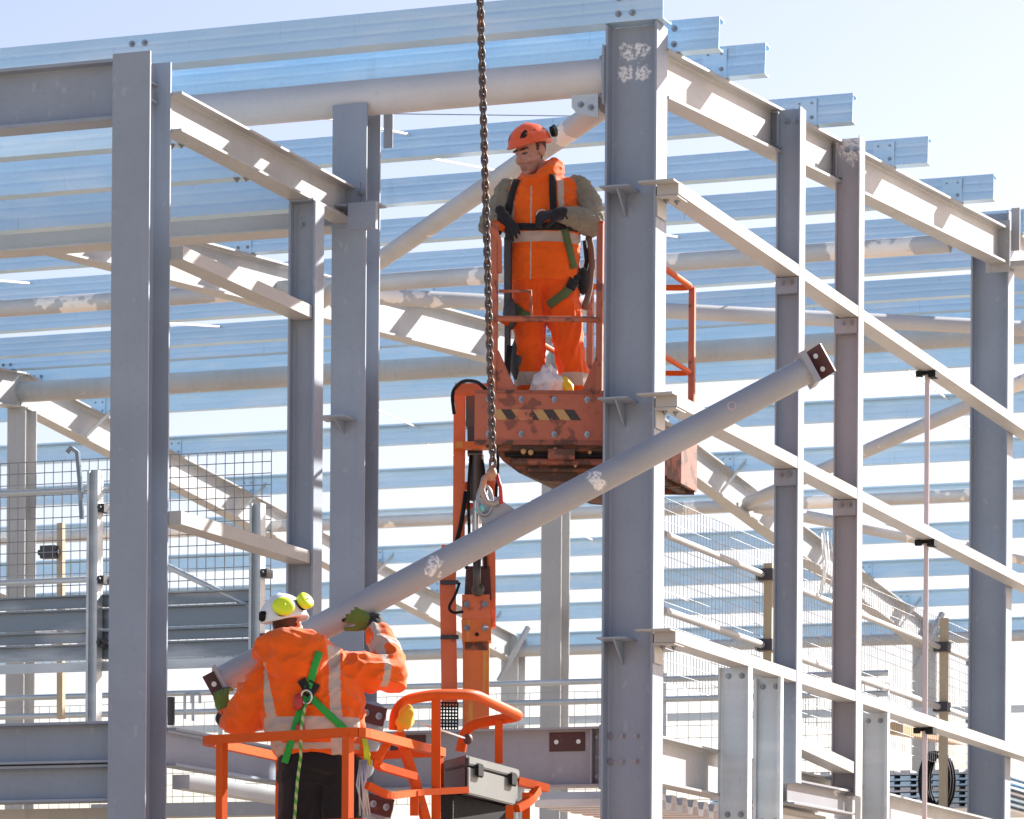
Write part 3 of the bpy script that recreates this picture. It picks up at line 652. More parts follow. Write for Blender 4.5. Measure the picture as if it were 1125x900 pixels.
# toe boards (front, right, left, back)
for nm, p, q in (('toe_board', NL-wv*.07, NR), ('toe_board', NR+bv*.03, FR), ('toe_board', NL+bv*.03, FL), ('toe_board', FL, FR)):
    o = obj(nm, prism(B(), rect(.03, .36), lv(p, 5.955), lv(q, 5.955), (0,0,1)), 'orange_dirty_shaded' if (p-NR).length < .1 else 'orange_faded', t)  # right board takes the darker paint that carries its shade
    if p is not None and nm == 'toe_board' and (p-(NL-wv*.07)).length < .01:
        n0 = -(bv - wv*wv.dot(bv)).normalized(); nrm = wv.cross(V((0,0,1)));  nrm = nrm if nrm.dot(FW) < 0 else -nrm
        for k in range(4):
            cx_ = lv(p, 5.975) + wv*(.16 + .145*k) + nrm*.0165
            def para(w0, w1, mat, off):
                bm = plate(B(), [cx_+wv*w0-dz*.036, cx_+wv*w1-dz*.036, cx_+wv*(w1-.05)+dz*.036, cx_+wv*(w0-.05)+dz*.036], .002, nrm); return obj('hazard_stripe', bm, mat, o)
            para(0, .07, 'hazy', 0); para(.071, .14, 'hazk', 0)
for z, hgt in ((6.132, .022), (5.782, .03)):
    obj('board_lip', prism(B(), rect(.05, hgt), lv(NL-wv*.07, z), lv(NR, z), (0,0,1)), 'orange_dirty_shaded', t)
bp_n = wv.cross(V((0,0,1))); bp_n = bp_n if bp_n.dot(FW) < 0 else -bp_n
for k in (.03, .30, .57, .84):
    for z in (6.08, 5.84): shared('bolt', BOLT_Y, t, lv(NL, z) + (NR-NL)*k + bp_n*.016)
# floor pan and ribs beneath
o = obj('basket_floor', plate(B(), [lv(NL,5.95)+bv*.02, lv(NR,5.95)+bv*.02, lv(FR,5.95)-bv*.02, lv(FL,5.95)-bv*.02], .03, dz), 'under', t)
bm = B()
for k in range(7): a = lv(NL, 5.80) + back*(k/6.0*.98+.01); bar(bm, a, a + (NR-NL), .05, .10)
for k in range(3): a = lv(NL, 5.81) + (NR-NL)*(.1+.4*k); bar(bm, a, a+back, .06, .11)
obj('floor_rib', bm, 'under', t)
bm = B(); pp = [(.06,5.775),(1.0,5.775),(1.0,5.53),(.62,5.52),(.45,5.53),(.27,5.58),(.14,5.66),(.07,5.73)]
plate(bm, [lv(NL, z)+(NR-NL)*k + bv*.04 for k, z in pp], 1.2, bv); obj('support_cradle', bm, 'under', t)
for k, (z, x0, x1, rr) in enumerate(((5.745, .10, .98, .020), (5.70, .16, .98, .013), (5.655, .22, .98, .024), (5.60, .35, .98, .015))):
    obj('underside_pipe', tube(B(), [lv(NL, z)+(NR-NL)*x0+bv*.02, lv(NL, z)+(NR-NL)*x1+bv*.02], rr, 10), ('under','black','orange_dirty_shaded','under')[k], t, 'auto')
obj('underside_box', prism(B(), rect(.10, .07), lv(NL,5.70)+(NR-NL)*.52+bv*.0, lv(NL,5.70)+(NR-NL)*.74+bv*.0, dz), 'orange_dirty_shaded', t)
bm = B()
for u, v, s in ((575,496,.022),(583,497,.022),(610,494,.018),(648,497,.015),(632,512,.012)): ico(bm, at(u, v, D1-.02), (s,s,s), 1)
obj('fixing', bm, 'hazy', t)
# posts and rails
PR = .023
for p, s in ((NL+wv*.06, 1), (NR-wv*.05, 1), (FR-wv*.03, 1), (FL+wv*.05, 1), (NL+wv*.06+bv*.55, 1), (NR+bv*1.0, 1)):
    obj('basket_post', bar(B(), lv(p, 6.12), lv(p, 7.30), .045, .045, bv), 'orange_faded', t)
a, b_, c, d_ = NL+wv*.06, NR-wv*.05, FR-wv*.03, FL+wv*.05
obj('top_rail', tube(B(), round_path([lv(b_, 7.30), lv(c, 7.30), lv(d_, 7.30), lv(a, 7.30)], .1), PR, 12), 'orange', t, 'auto')
obj('mid_rail', tube(B(), round_path([lv(a, 6.63), lv(a,6.63)-bv*.05, lv(b_, 6.63)-bv*.05, lv(b_,6.63)+bv*.15], .12), .021, 12), 'orange_faded', t, 'auto', label='front guard rail worn to bare grey brown')
obj('mid_rail', tube(B(), round_path([lv(b_, 6.66), lv(c, 6.66), lv(d_, 6.66), lv(a, 6.66)], .1), .02, 12), 'orange', t, 'auto')
bm = plate(B(), [lv(a,6.13), lv(a,6.13)+wv*.16, lv(a,6.42)+wv*.03, lv(a,6.42)], .02, bv); obj('corner_gusset', bm, 'orange_faded', t)
bm = plate(B(), [lv(b_,6.13), lv(b_,6.13)-wv*.13, lv(b_,6.45)], .02, bv); obj('corner_gusset', bm, 'orange_faded', t)
bm = tube(B(), round_path([at(536,246,26.3), at(548,262,26.4), at(548,300,26.4)], .05), .022, 10); obj('gate_latch', bm, 'orange_faded', t, True)
# control bits left of the worker's legs
bm = B(); p = at(558, 330, 26.7); bar(bm, p+dz*.42, p-dz*.05, .045, .045, bv); bar(bm, p-dz*.0, p-dz*.62, .035); ico(bm, at(570,395,26.8), (.07,.06,.16), 2); ico(bm, at(560,345,26.7), (.05,.05,.12), 2)
obj('control_pedestal', bm, 'dark', t, 'auto')
obj('control_guard', tube(B(), [at(548,320,26.4), at(583,320,26.4), at(584,352,26.4)], .012, 8), 'orange_faded', t, True)
# hoses
obj('hose', tube(B(), round_path([at(499,455,27.2), at(496,430,27.2), at(508,418,27.0), at(524,419,26.8), at(536,430,26.5)], .1, 6), .013, 8), 'black', t, True)
obj('hose', tube(B(), round_path([at(560,380,26.6), at(556,410,26.6), at(556,430,26.6)], .1, 6), .02, 8), 'black', t, True)
# jib and mast
DB = 27.5
def bpx(pts, w, h, mat, name, depth=DB):
    P = [at(u, v, depth) for u, v in pts]; bm = B()
    for p, q in zip(P[:-1], P[1:]): bar(bm, q, p, w, h, FW)
    return obj(name, bm, mat, t)
m1 = bpx([(505,432),(504,610)], .085, .12, 'orange_mast', 'jib_arm')
bpx([(500,428),(535,428)], .07, .12, 'orange_mast', 'jib_arm', 27.2)
bpx([(494,600),(492,640),(494,775)], .115, .12, 'orange_mast', 'tower_link', 27.7)
bpx([(521,436),(521,470)], .12, .14, 'hydraulic', 'rotator_housing')
o = bpx([(522,470),(522,500)], .11, .14, 'dark', 'rotator_housing')
bpx([(500,490),(540,490)], .045, .13, 'orange_worn', 'pivot_pin', 27.35)
o = obj('cylinder_barrel', tube(B(), [at(524,500,27.4), at(523,550,27.4)], .05, 16), 'hydraulic', t, 'auto'); obj('cylinder_rod', tube(B(), [at(523,550,27.4), at(522,612,27.4)], .024, 12), 'chrome', o, 'auto')
bpx([(540,520),(541,690)], .05, .1, 'orange_mast', 'jib_arm', 27.6); bpx([(533,545),(534,640)], .05, .1, 'orange_mast', 'jib_arm', 27.7)
bpx([(508,535),(540,533)], .06, .08, 'orange_mast', 'cross_brace', 27.6); bpx([(512,556),(540,560)], .05, .06, 'orange_mast', 'cross_brace', 27.6)
bpx([(508,575),(522,557)], .03, .03, 'galv_dull', 'cross_brace', 27.5)
o = obj('knuckle', plate(B(), [at(512,622,27.5), at(538,622,27.5), at(540,658,27.5), at(510,658,27.5)], .16, FW), 'red_oxide', t)
bm = B(); tube(bm, [at(524,612,27.38), at(524,650,27.38)], .03, 10); ico(bm, at(525,648,27.38), (.05,.03,.05), 2); obj('knuckle_pin', bm, 'hydraulic', o, True)
bpx([(523,655),(523,682)], .20, .2, 'orange_mast', 'boom_sleeve', 27.55); bpx([(523,682),(524,706)], .21, .21, 'orange_worn', 'boom_sleeve', 27.55)
for u, v in ((513,690),(533,690),(513,664),(533,664)): shared('bolt', BOLT_Y, t, at(u, v, 27.43))
obj('sleeve_collar', bar(B(), at(511,707,27.52), at(536,707,27.52), .10, .03, FW), 'orange_dirty_shaded', t)
obj('inspection_hole', tube(B(), [at(524,697,27.435), at(524,697,27.45)], .014, 10), 'black', t)
for pts_ in (((530,505),(534,540),(531,580),(534,625)), ((517,500),(514,545),(516,590),(512,625)), ((541,470),(548,500),(545,540),(543,590))):
    obj('hose', tube(B(), round_path([at(u, v, 27.36) for u, v in pts_], .12, 5), .011, 8), 'black', t, True)
for v in (640, 700, 760): obj('hose_clip', bar(B(), at(484,v,27.62), at(504,v,27.62), .03, .02, FW), 'dark', t)
bpx([(523,706),(523,850)], .19, .18, 'orange_worn', 'telescopic_boom', 27.6)
p, q = at(523,850,27.6), at(523,850,27.6); q = V((p.x, p.y, 0.9)); obj('boom_base', bar(B(), q, p, .26, .26, FW), 'orange_mast', t)
c = V((p.x, p.y, 0)); bm = B(); bar(bm, c+V((-.9,0,.62)), c+V((.9,0,.62)), .9, .55); obj('chassis', bm, 'orange_mast', t)
for sx in (-.7, .7):
    for sy in (-.55, .55): obj('wheel', tube(B(), [c+V((sx, sy-.12, .4)), c+V((sx, sy+.12, .4))], .4, 24), 'black', t, 'auto')
obj('hose', tube(B(), round_path([at(505,640,27.4), at(500,655,27.4), at(492,668,27.4), at(498,674,27.4), at(509,672,27.4)], .08, 5), .010, 8), 'black', t, True)
obj('hose', tube(B(), round_path([at(512,540,27.4), at(507,575,27.4), at(500,602,27.4)], .1, 5), .016, 8), 'black', t, True)
mesh_panel(t, at(483,772,27.4), RT*.13, -dz*.22, 6, 9, .006, 'black', 'cable_track')
# plastic bag in the basket
bm = B(); c = at(602, 421, 26.62)
bmesh.ops.create_icosphere(bm, subdivisions=4, radius=1, matrix=Matrix.Translation(c) @ Matrix.Diagonal(V((.125,.09,.13,1))))
for v in bm.verts:
    w = v.co - c; k = max(0, w.z/.13); v.co = c + V((w.x*(1-.55*k), w.y*(1-.5*k), w.z)) + w*.35*noise.noise(v.co*14) + V((0,0,.02*noise.noise(v.co*30)))
t2 = thing('plastic_bag', 'crumpled white plastic bag with a yellow corner lying in the upper basket', 'bag', c - dz*.13)
obj('bag_body', bm, 'bag', t2, True)
bm = B(); c2 = at(623, 424, 26.58); bmesh.ops.create_icosphere(bm, subdivisions=3, radius=1, matrix=Matrix.Translation(c2) @ Matrix.Rotation(-.5, 4, 'Y') @ Matrix.Diagonal(V((.04,.04,.075,1))))
for v in bm.verts: v.co += (v.co-c2)*.3*noise.noise(v.co*20)
obj('bag_corner', bm, paint('yellow_plastic', (.80,.52,.01), .4), t2, True)

# ------------------------------------------------------------------ lower boom basket
ZT = 3.417
A_, B_, C_ = at(222,816,22.7), at(395,805,22.0), at(485,827,23.5)
for p in (A_, B_, C_): p.z = ZT
D_ = A_ + (C_-B_)
t = thing('boom_basket', 'bright orange access basket carrying the lower worker', 'access basket', lv(B_, 2.3))
def rsq(pts, mat, name, w=.048, r=.1):
    bm = B(); P = round_path(pts, r, 4)
    for p, q in zip(P[:-1], P[1:]): bar(bm, p - (q-p).normalized()*.006, q + (q-p).normalized()*.006, w, w)
    return obj(name, bm, mat, t)
rsq([D_, A_, B_, C_], 'orange', 'top_rail', .052, .12)
rsq([lv(D_,2.9), lv(A_,2.9), lv(B_,2.9), lv(C_,2.9)], 'orange', 'mid_rail', .04, .1)
rsq([C_, D_], 'orange', 'top_rail', .05)
for p in (A_+(B_-A_)*.13, A_+(B_-A_)*.93, D_+(A_-D_)*.12, C_+(D_-C_)*.02):
    obj('basket_post', bar(B(), lv(p, 2.35), lv(p, ZT-.02), .05, .05, (B_-A_)), 'orange', t)
obj('basket_floor', plate(B(), [lv(A_,2.32), lv(B_,2.32), lv(C_,2.32), lv(D_,2.32)], .03, dz), 'deck', t)
for p, q in ((A_,B_),(B_,C_),(C_,D_),(D_,A_)): obj('toe_board', prism(B(), rect(.01,.15), lv(p,2.43), lv(q,2.43), (0,0,1)), 'orange', t)
DH = 23.2
hoop = [at(*p) for p in ((433,802,22.9),(434,783,22.9),(445,769,22.95),(478,763,23.05),(521,763,23.2),(572,787,23.9),(545,791,24.1),(521,795,24.1),(510,805,24.1),(506,826,24.1))]
obj('console_hoop', tube(B(), round_path(hoop, .08, 4), .033, 12), 'orange', t, 'auto')
rsq([at(479,765,23.05), at(479,905,23.05)], 'orange', 'console_post', .055)
rsq([at(548,793,24.0), at(548,838,24.0)], 'orange', 'console_post', .05)
rsq([at(427,815,22.6), at(410,840,22.6), at(455,853,22.9)], 'orange', 'hand_loop', .045, .08)
rsq([at(438,805,22.9), at(453,850,22.95), at(471,912,23.0)], 'orange', 'console_brace', .05)
rsq([at(404,863,22.5), at(428,875,22.6), at(456,871,22.9), at(512,868,23.2)], 'orange', 'console_rail', .04, .06)
rsq([at(568,858,24.0), at(600,866,24.2)], 'orange', 'side_step', .05)
rsq([at(590,868,24.1), at(582,880,24.0), at(568,888,23.9)], 'orange', 'side_step', .05)
rsq([at(578,872,24.0), at(578,912,24.0)], 'orange', 'console_post', .05); rsq([at(560,886,23.6), at(560,912,23.6)], 'orange', 'console_post', .05)
rsq([at(455,870,22.9), at(455,895,22.9)], 'orange', 'console_post', .05)
bm = B(); p, q = at(498,872,23.3), at(562,888,23.9)
plate(bm, [p, q, at(562,915,23.9), at(498,915,23.3)], .4, FW); plate(bm, [at(484,868,23.2), at(497,868,23.25), at(497,915,23.25), at(484,915,23.2)], .3, FW); obj('control_console', bm, 'black', t)
p, q = at(460,794,23.0), at(514,812,23.4)
wr = obj('emergency_pull', tube(B(), [p, q], .007, 8), 'white', t, True); bm = B(); ico(bm, q, (.03,.035,.035), 2); obj('pull_knob', bm, 'red_oxide', wr, True)
# yellow rag on the hoop
bm = B(); c = at(446, 790, 22.85)
bmesh.ops.create_icosphere(bm, subdivisions=4, radius=1, matrix=Matrix.Translation(c) @ Matrix.Rotation(R(20.5),4,'Z') @ Matrix.Rotation(.35, 4, 'Y') @ Matrix.Diagonal(V((.055,.04,.085,1))))
for v in bm.verts: v.co += (v.co-c)*(.55*noise.noise(v.co*16)) + V((0,0,0))
obj('yellow_rag', bm, 'yellow', None, True, 'crumpled yellow cloth tied to the hoop of the lower basket', 'cloth')
# toolbox on the console
t = thing('tool_box', 'dark tool box with a pale grey latched front on the lower basket', 'tool box', at(520, 875, 23.4))
fl, fr = at(511, 872, 23.25), at(567, 886, 23.95); dep = (at(487, 866, 23.75) - fl); dep.z = 0
h1 = .235; X = fr-fl
def quad_box(o, x, y, z, mat, name, par): 
    bm = B(); vs = [bm.verts.new(o + x*i + y*j + z*k) for i in (0,1) for j in (0,1) for k in (0,1)]
    for f in ((0,1,3,2),(4,6,7,5),(0,4,5,1),(2,3,7,6),(0,2,6,4),(1,5,7,3)): bm.faces.new([vs[i] for i in f])
    bmesh.ops.bevel(bm, geom=bm.edges[:], offset=.008, segments=2, affect='EDGES'); return obj(name, bm, mat, par)
quad_box(fl+dep*.0, X, dep, dz*h1*.72, 'box', 'box_body', t)
quad_box(fl-X*.01+dz*h1*.73+dep*-.03, X*1.02, dep*1.06, dz*h1*.27, 'box', 'box_lid', t)
n_ = X.cross(dz).normalized(); n_ = n_ if n_.dot(FW) < 0 else -n_
quad_box(fl+n_*.004+X*.01, X*.98, n_*.012, dz*h1*.69, 'lidgrey', 'front_panel', t)
quad_box(fl+n_*.012+dz*h1*.75+X*.0, X, n_*.012, dz*h1*.22, 'lidgrey', 'lid_panel', t)
for k in (.12, .78): quad_box(fl+n_*.024+X*k+dz*h1*.48, X*.12, n_*.02, dz*h1*.36, 'black', 'latch', t)

# ------------------------------------------------------------------ people
def limb(bm, pts, n=14):
    """joints (x,y,z,r): tapered cone-spheres"""
    for (a, b) in zip(pts[:-1], pts[1:]):
        p, q = V(a[:3]), V(b[:3]); tube(bm, [p, q], [a[3], b[3]], n)
    for a in pts: ico(bm, a[:3], a[3], 2)
def loft(bm, secs, n=28):
    rings = []
    for z, cx, cy, rx, ry in secs: rings.append([bm.verts.new((cx+rx*math.cos(2*math.pi*k/n), cy+ry*math.sin(2*math.pi*k/n), z)) for k in range(n)])
    for a, b in zip(rings[:-1], rings[1:]):
        for k in range(n): bm.faces.new((a[k], a[(k+1) % n], b[(k+1) % n], b[k]))
    bm.faces.new(rings[0][::-1]); bm.faces.new(rings[-1])
def remesh(bm, voxel, smooth=3, wrinkle=0, wscale=9, seed=0, stretch=(1,1,1)):
    bmesh.ops.recalc_face_normals(bm, faces=bm.faces[:])
    me = bpy.data.meshes.new('tmp'); bm.to_mesh(me); bm.free()
    o = bpy.data.objects.new('tmp', me); col.objects.link(o)
    m = o.modifiers.new('r', 'REMESH'); m.mode = 'VOXEL'; m.voxel_size = voxel
    if smooth: s = o.modifiers.new('s', 'SMOOTH'); s.iterations = smooth; s.factor = .5
    dg = bpy.context.evaluated_depsgraph_get(); ev = o.evaluated_get(dg)
    out = bpy.data.meshes.new_from_object(ev)
    bpy.data.objects.remove(o); bpy.data.meshes.remove(me)
    b2 = B(); b2.from_mesh(out); bpy.data.meshes.remove(out)
    if wrinkle:
        b2.normal_update(); mv = []
        for v in b2.verts:
            p = V((v.co.x*stretch[0], v.co.y*stretch[1], v.co.z*stretch[2]))*wscale + V((seed, seed*1.7, 0))
            q = p + V((noise.noise(p*.6), noise.noise(p*.6+V((5,1,2))), noise.noise(p*.6+V((2,9,4)))))*.9
            w = (1-abs(noise.noise(q)))**3*1.0 - .45 + .35*noise.noise(q*2.3)
            mv.append(v.co + v.normal*w*wrinkle)
        for v, c in zip(b2.verts, mv): v.co = c
    return b2
def fmat(bm, fn):
    bm.normal_update()
    for f in bm.faces: f.material_index = fn(f.calc_center_median(), f.normal); f.smooth = True
def hand(bm, wrist, fdir, back, right, curl=(25,35,25), spread=4, thumb=(.75,.55,-.25), sc=1.0):
    """glove with palm, four unequal fingers and a thumb. fdir: fingers, back: back-of-hand normal; right=+1 thumb on +x of frame"""
    f = V(fdir).normalized(); k = V(back); k = (k - f*f.dot(k)).normalized(); s = f.cross(k)*right
    w = V(wrist); P = lambda x, y, z: w + (s*x + f*y + k*z)*sc
    limb(bm, [(*P(0,-.03,0), .034*sc), (*P(0,.03,0), .03*sc)])
    Mx = Matrix((s, f, k)).transposed().to_4x4()
    ico(bm, P(0,.055,0), (.045*sc,.055*sc,.021*sc), 3, Mx)
    for i, (x, Ls) in enumerate(((.033,(.040,.026,.02)), (.011,(.045,.03,.022)), (-.011,(.042,.028,.021)), (-.033,(.033,.022,.018)))):
        p = P(x, .09, .002); a = 0; sp = R(-spread*(i-1.5)); pts = [(*P(x*.8, .05, 0), .0125*sc), (*p, .0125*sc)]
        for j in range(3):
            a += R(curl[j]); dirv = (f*math.cos(a) - k*math.sin(a)) + s*math.sin(sp)*-1*(-1 if False else 1)*.0 + s*math.sin(sp)
            p = p + dirv.normalized()*Ls[j]*sc; pts.append((*p, (.0118, .0108, .0095)[j]*sc))
        limb(bm, pts, 10)
    b0 = P(.035, .02, -.005); dt = (s*thumb[0] + f*thumb[1] + k*thumb[2]).normalized(); d2 = (dt + f*.4 - k*.3).normalized()
    limb(bm, [(*P(.02,.0,-.004), .017*sc), (*(b0+dt*.035*sc), .0145*sc), (*(b0+dt*.035*sc+d2*.035*sc), .012*sc), (*(b0+dt*.035*sc+d2*.06*sc), .010*sc)], 10)
def head_prims(bm, H, neck=True):
    E = lambda c, r: ico(bm, H @ V(c), r, 3, H.to_3x3().to_4x4())
    E((0,.015,.03), (.078,.098,.095)); E((0,-.03,-.03), (.066,.07,.09)); E((0,-.042,-.085), (.052,.05,.042)); E((0,-.072,-.108), (.027,.024,.022))
    a, b, c = H @ V((0,-.095,.012)), H @ V((0,-.118,-.03)), H @ V((0,-.105,-.038)); limb(bm, [(*a,.011), (*b,.0145), (*c,.012)])
    for s in (-1, 1):
        E((s*.036,-.068,-.035), (.027,.027,.026)); E((s*.079,.012,-.008), (.012,.024,.036)); E((s*.016,-.103,-.04), (.010,.012,.009)); E((s*.03,-.083,.022), (.03,.014,.011))
    E((0,-.094,-.07), (.024,.012,.007)); E((0,-.092,-.082), (.021,.012,.008))
def head_mat(H):
    Hi = H.inverted()
    def fn(c, nn):
        p = Hi @ c
        if p.z > -.10 and p.y < .0:
            for s in (-1, 1):
                if ((p.x-s*.031)/.016)**2 + ((p.z-.002)/.0065)**2 < 1 and p.y < -.06: return 2
                if ((p.x-s*.032)/.024)**2 + ((p.z-.026)/.006)**2 < 1 and p.y < -.06: return 1
            if (p.x/.024)**2 + ((p.z+.075)/.006)**2 < 1 and p.y < -.08: return 3
            if p.z < -.050 and p.y < -.02: return 4
        if p.y > .02 and p.z > -.055 and abs(p.x) < .085 and not (abs(p.x) > .074 and p.y < .04): return 1
        if p.y > -.02 and p.z > .0 and abs(p.x) < .0785: return 1
        return 0
    return fn
def helmet(parent, PM, H, rad, mat, vents=True, name='helmet'):
    rx, ry, rz = rad; bm = B(); n, m_ = 32, 12; rings = []
    for j in range(m_+1):
        ph = (math.pi/2)*j/m_*.985 + .02; ring = []
        for k in range(n):
            th = 2*math.pi*k/n; cz = math.cos(ph); x, y, z = rx*math.sin(ph)*math.cos(th), ry*math.sin(ph)*math.sin(th), rz*cz
            if j == m_: x *= 1.06; y *= 1.08 if y < 0 else 1.03
            z += .010*math.cos(th*2)*(1 if j > m_*.6 else 0) + .006*(1-abs(math.sin(ph*3)))*(abs(math.cos(th)) < .25)
            ring.append(bm.verts.new(H @ V((x, y, z))))
        rings.append(ring)
    for j in range(m_):
        for k in range(n): bm.faces.new((rings[j][k], rings[j][(k+1) % n], rings[j+1][(k+1) % n], rings[j+1][k]))
    bm.faces.new(rings[0])
    low = [bm.verts.new(H @ V((x*.88, y*.88, .004))) for x, y in [(rx*math.cos(2*math.pi*k/n), ry*math.sin(2*math.pi*k/n)) for k in range(n)]]
    for k in range(n): bm.faces.new((rings[-1][k], rings[-1][(k+1) % n], low[(k+1) % n], low[k]))
    bm.faces.new(low)
    bmesh.ops.transform(bm, matrix=PM, verts=bm.verts[:]); he = obj(name, bm, mat, parent, True)
    if vents:
        for th, ph in ((200,62),(-20,62),(232,58),(-52,58),(160,62),(20,62),(128,60),(52,60)):
            bm = B(); a, p = R(th), R(ph)
            def S(a, p, k=1.012): return H @ V((rx*k*math.sin(p)*math.cos(a), ry*k*math.sin(p)*math.sin(a), rz*k*math.cos(p)))
            vs = [bm.verts.new(S(a+da*.22, p+dp*.22)) for da, dp in ((-1,.9),(-.6,-.2),(.3,-1),(.9,-.5),(.7,.6),(.2,1))]
            bm.faces.new(vs); bmesh.ops.transform(bm, matrix=PM, verts=bm.verts[:]); obj('vent', bm, 'black', he)
    return he
def cup(parent, PM, c, nrm, r, th, mat, name='ear_defender', sc=(.86,1,1)):
    nrm = V(nrm).normalized(); c = V(c); bm = B()
    tube(bm, [c-nrm*th*.2, c+nrm*th*.35, c+nrm*th*.75, c+nrm*th*1.0, c+nrm*th*1.08], [r*.93, r, r*.95, r*.72, r*.30], 24)
    bmesh.ops.scale(bm, vec=sc, verts=bm.verts[:], space=Matrix.Translation(-c))
    bmesh.ops.transform(bm, matrix=PM, verts=bm.verts[:]); o = obj(name, bm, mat, parent, True)
    bm = tube(B(), [c-nrm*th*.75, c-nrm*th*.22], [r*.80, r*.84], 20); bmesh.ops.transform(bm, matrix=PM, verts=bm.verts[:]); obj('ear_cushion', bm, 'black', o, True)
    bm = tube(B(), [c+nrm*th*1.0, c+nrm*th*1.25], r*.10, 8); bmesh.ops.transform(bm, matrix=PM, verts=bm.verts[:]); obj('pivot', bm, mat, o, True)
    return o
def strap(parent, PM, bvh, pts, w, mat, name, off=.007, sgn=-1, n=14):
    """webbing laid over a garment: pts (x, z) in the person's frame; found on the surface from the camera side"""
    P = []
    tot = sum((V(b)-V(a)).length for a, b in zip(pts[:-1], pts[1:]))
    for a, b in zip(pts[:-1], pts[1:]):
        m_ = max(3, int(n*(V(b)-V(a)).length/tot))
        for k in range(m_): P.append(V(a).lerp(V(b), k/m_))
    P.append(V(pts[-1])); bm = B(); last = None; rows_ = []
    for i, p in enumerate(P):
        q0, q1 = P[max(0,i-1)], P[min(len(P)-1,i+1)]; d = (q1-q0).normalized(); s = V((-d.y, d.x))*w/2; row = []
        for k in (-1, 0, 1):
            x, z = p.x+s.x*k, p.y+s.y*k; h = bvh.ray_cast(V((x, sgn*2, z)), V((0, -sgn, 0)))
            y = h[0].y if h[0] is not None else last
            if y is None: y = 0
            last = y; row.append((x, y, z))
        ym = min(r[1] for r in row) if sgn < 0 else max(r[1] for r in row)
        rows_.append([(r[0], (r[1]*.4+ym*.6)+sgn*off, r[2]) for r in row])
    A = [[bm.verts.new(r) for r in row] for row in rows_]; Bk = [[bm.verts.new((r[0], r[1]-sgn*.010, r[2])) for r in row] for row in rows_]
    for i in range(len(A)-1):
        for k in (0, 1): bm.faces.new((A[i][k], A[i][k+1], A[i+1][k+1], A[i+1][k])); bm.faces.new((Bk[i][k+1], Bk[i][k], Bk[i+1][k], Bk[i+1][k+1]))
        bm.faces.new((A[i][0], A[i+1][0], Bk[i+1][0], Bk[i][0])); bm.faces.new((A[i+1][2], A[i][2], Bk[i][2], Bk[i+1][2]))
    for i in (0, -1): bm.faces.new((A[i][0], A[i][1], A[i][2], Bk[i][2], Bk[i][1], Bk[i][0]))
    bmesh.ops.transform(bm, matrix=PM, verts=bm.verts[:]); return obj(name, bm, mat, parent, True)
def seg_t(c, a, b):
    a, b = V(a[:3]), V(b[:3]); d = b-a; return (c-a).dot(d)/d.length_squared, (c-a - d*((c-a).dot(d)/d.length_squared)).length

# ---- upper worker, facing the camera, looking down to the left
S1 = 157.0
foot = at(603, 442, 26.85); foot.z = 6.0
def w1(u, v): return ((u-608)/S1, (442-v)/S1)
PM = Matrix.Translation(foot + dz*.13) @ Matrix.Rotation(YAW, 4, 'Z')
H1 = Matrix.Translation(V((-.14, -.03, 1.765))) @ Matrix.Rotation(R(-46), 4, 'Z') @ Matrix.Rotation(R(22), 4, 'X') @ Matrix.Scale(1.22, 4)
sh_l, el_l, wr_l = (-.30,.02,1.50), (-.415,-.03,1.24), (-.335,-.24,1.27)
sh_r, el_r, wr_r = (.20,.02,1.53), (.285,-.04,1.265), (.055,-.245,1.285)
bm = B(); head_prims(bm, H1)
limb(bm, [(*(H1 @ V((0,.02,-.08))), .06), (-.07,.02,1.53,.065)])
loft(bm, [(.9,-.05,0,.19,.12),(1.1,-.05,0,.18,.11),(1.35,-.05,0,.19,.11),(1.5,-.06,.02,.16,.09),(1.56,-.07,.02,.08,.07)])
limb(bm, [(*sh_l,.05),(*el_l,.042),(*wr_l,.03)]); limb(bm, [(*sh_r,.05),(*el_r,.042),(*wr_r,.03)])
limb(bm, [(-.14,0,.88,.08),(-.13,-.03,.43,.06),(-.125,.0,.06,.045)]); limb(bm, [(.05,0,.88,.08),(.135,-.03,.43,.06),(.18,.0,.06,.045)])
bm = remesh(bm, .0065, 2); fmat(bm, head_mat(H1)); bmesh.ops.transform(bm, matrix=PM, verts=bm.verts[:])
W1 = obj('person', bm, ['skin','hair','eye','lip','stubble'], None, True, 'worker in the upper basket with orange helmet and olive sleeves, looking down', 'person')
# fleece sleeves
bm = B(); limb(bm, [(-.20,.02,1.47,.09),(*sh_l,.082),(*el_l,.088),(-.345,-.21,1.265,.055)]); limb(bm, [(.10,.02,1.48,.09),(*sh_r,.085),(.275,0,1.38,.098),(*el_r,.098),(.09,-.215,1.28,.058)])
loft(bm, [(1.1,-.05,0,.20,.12),(1.5,-.05,.01,.2,.11),(1.56,-.06,.02,.13,.09)])
bm = remesh(bm, .009, 3, .016, 13, 3, (1,1,1.6)); fmat(bm, lambda c, n: 0); bmesh.ops.transform(bm, matrix=PM, verts=bm.verts[:]); obj('fleece', bm, 'olive', W1)
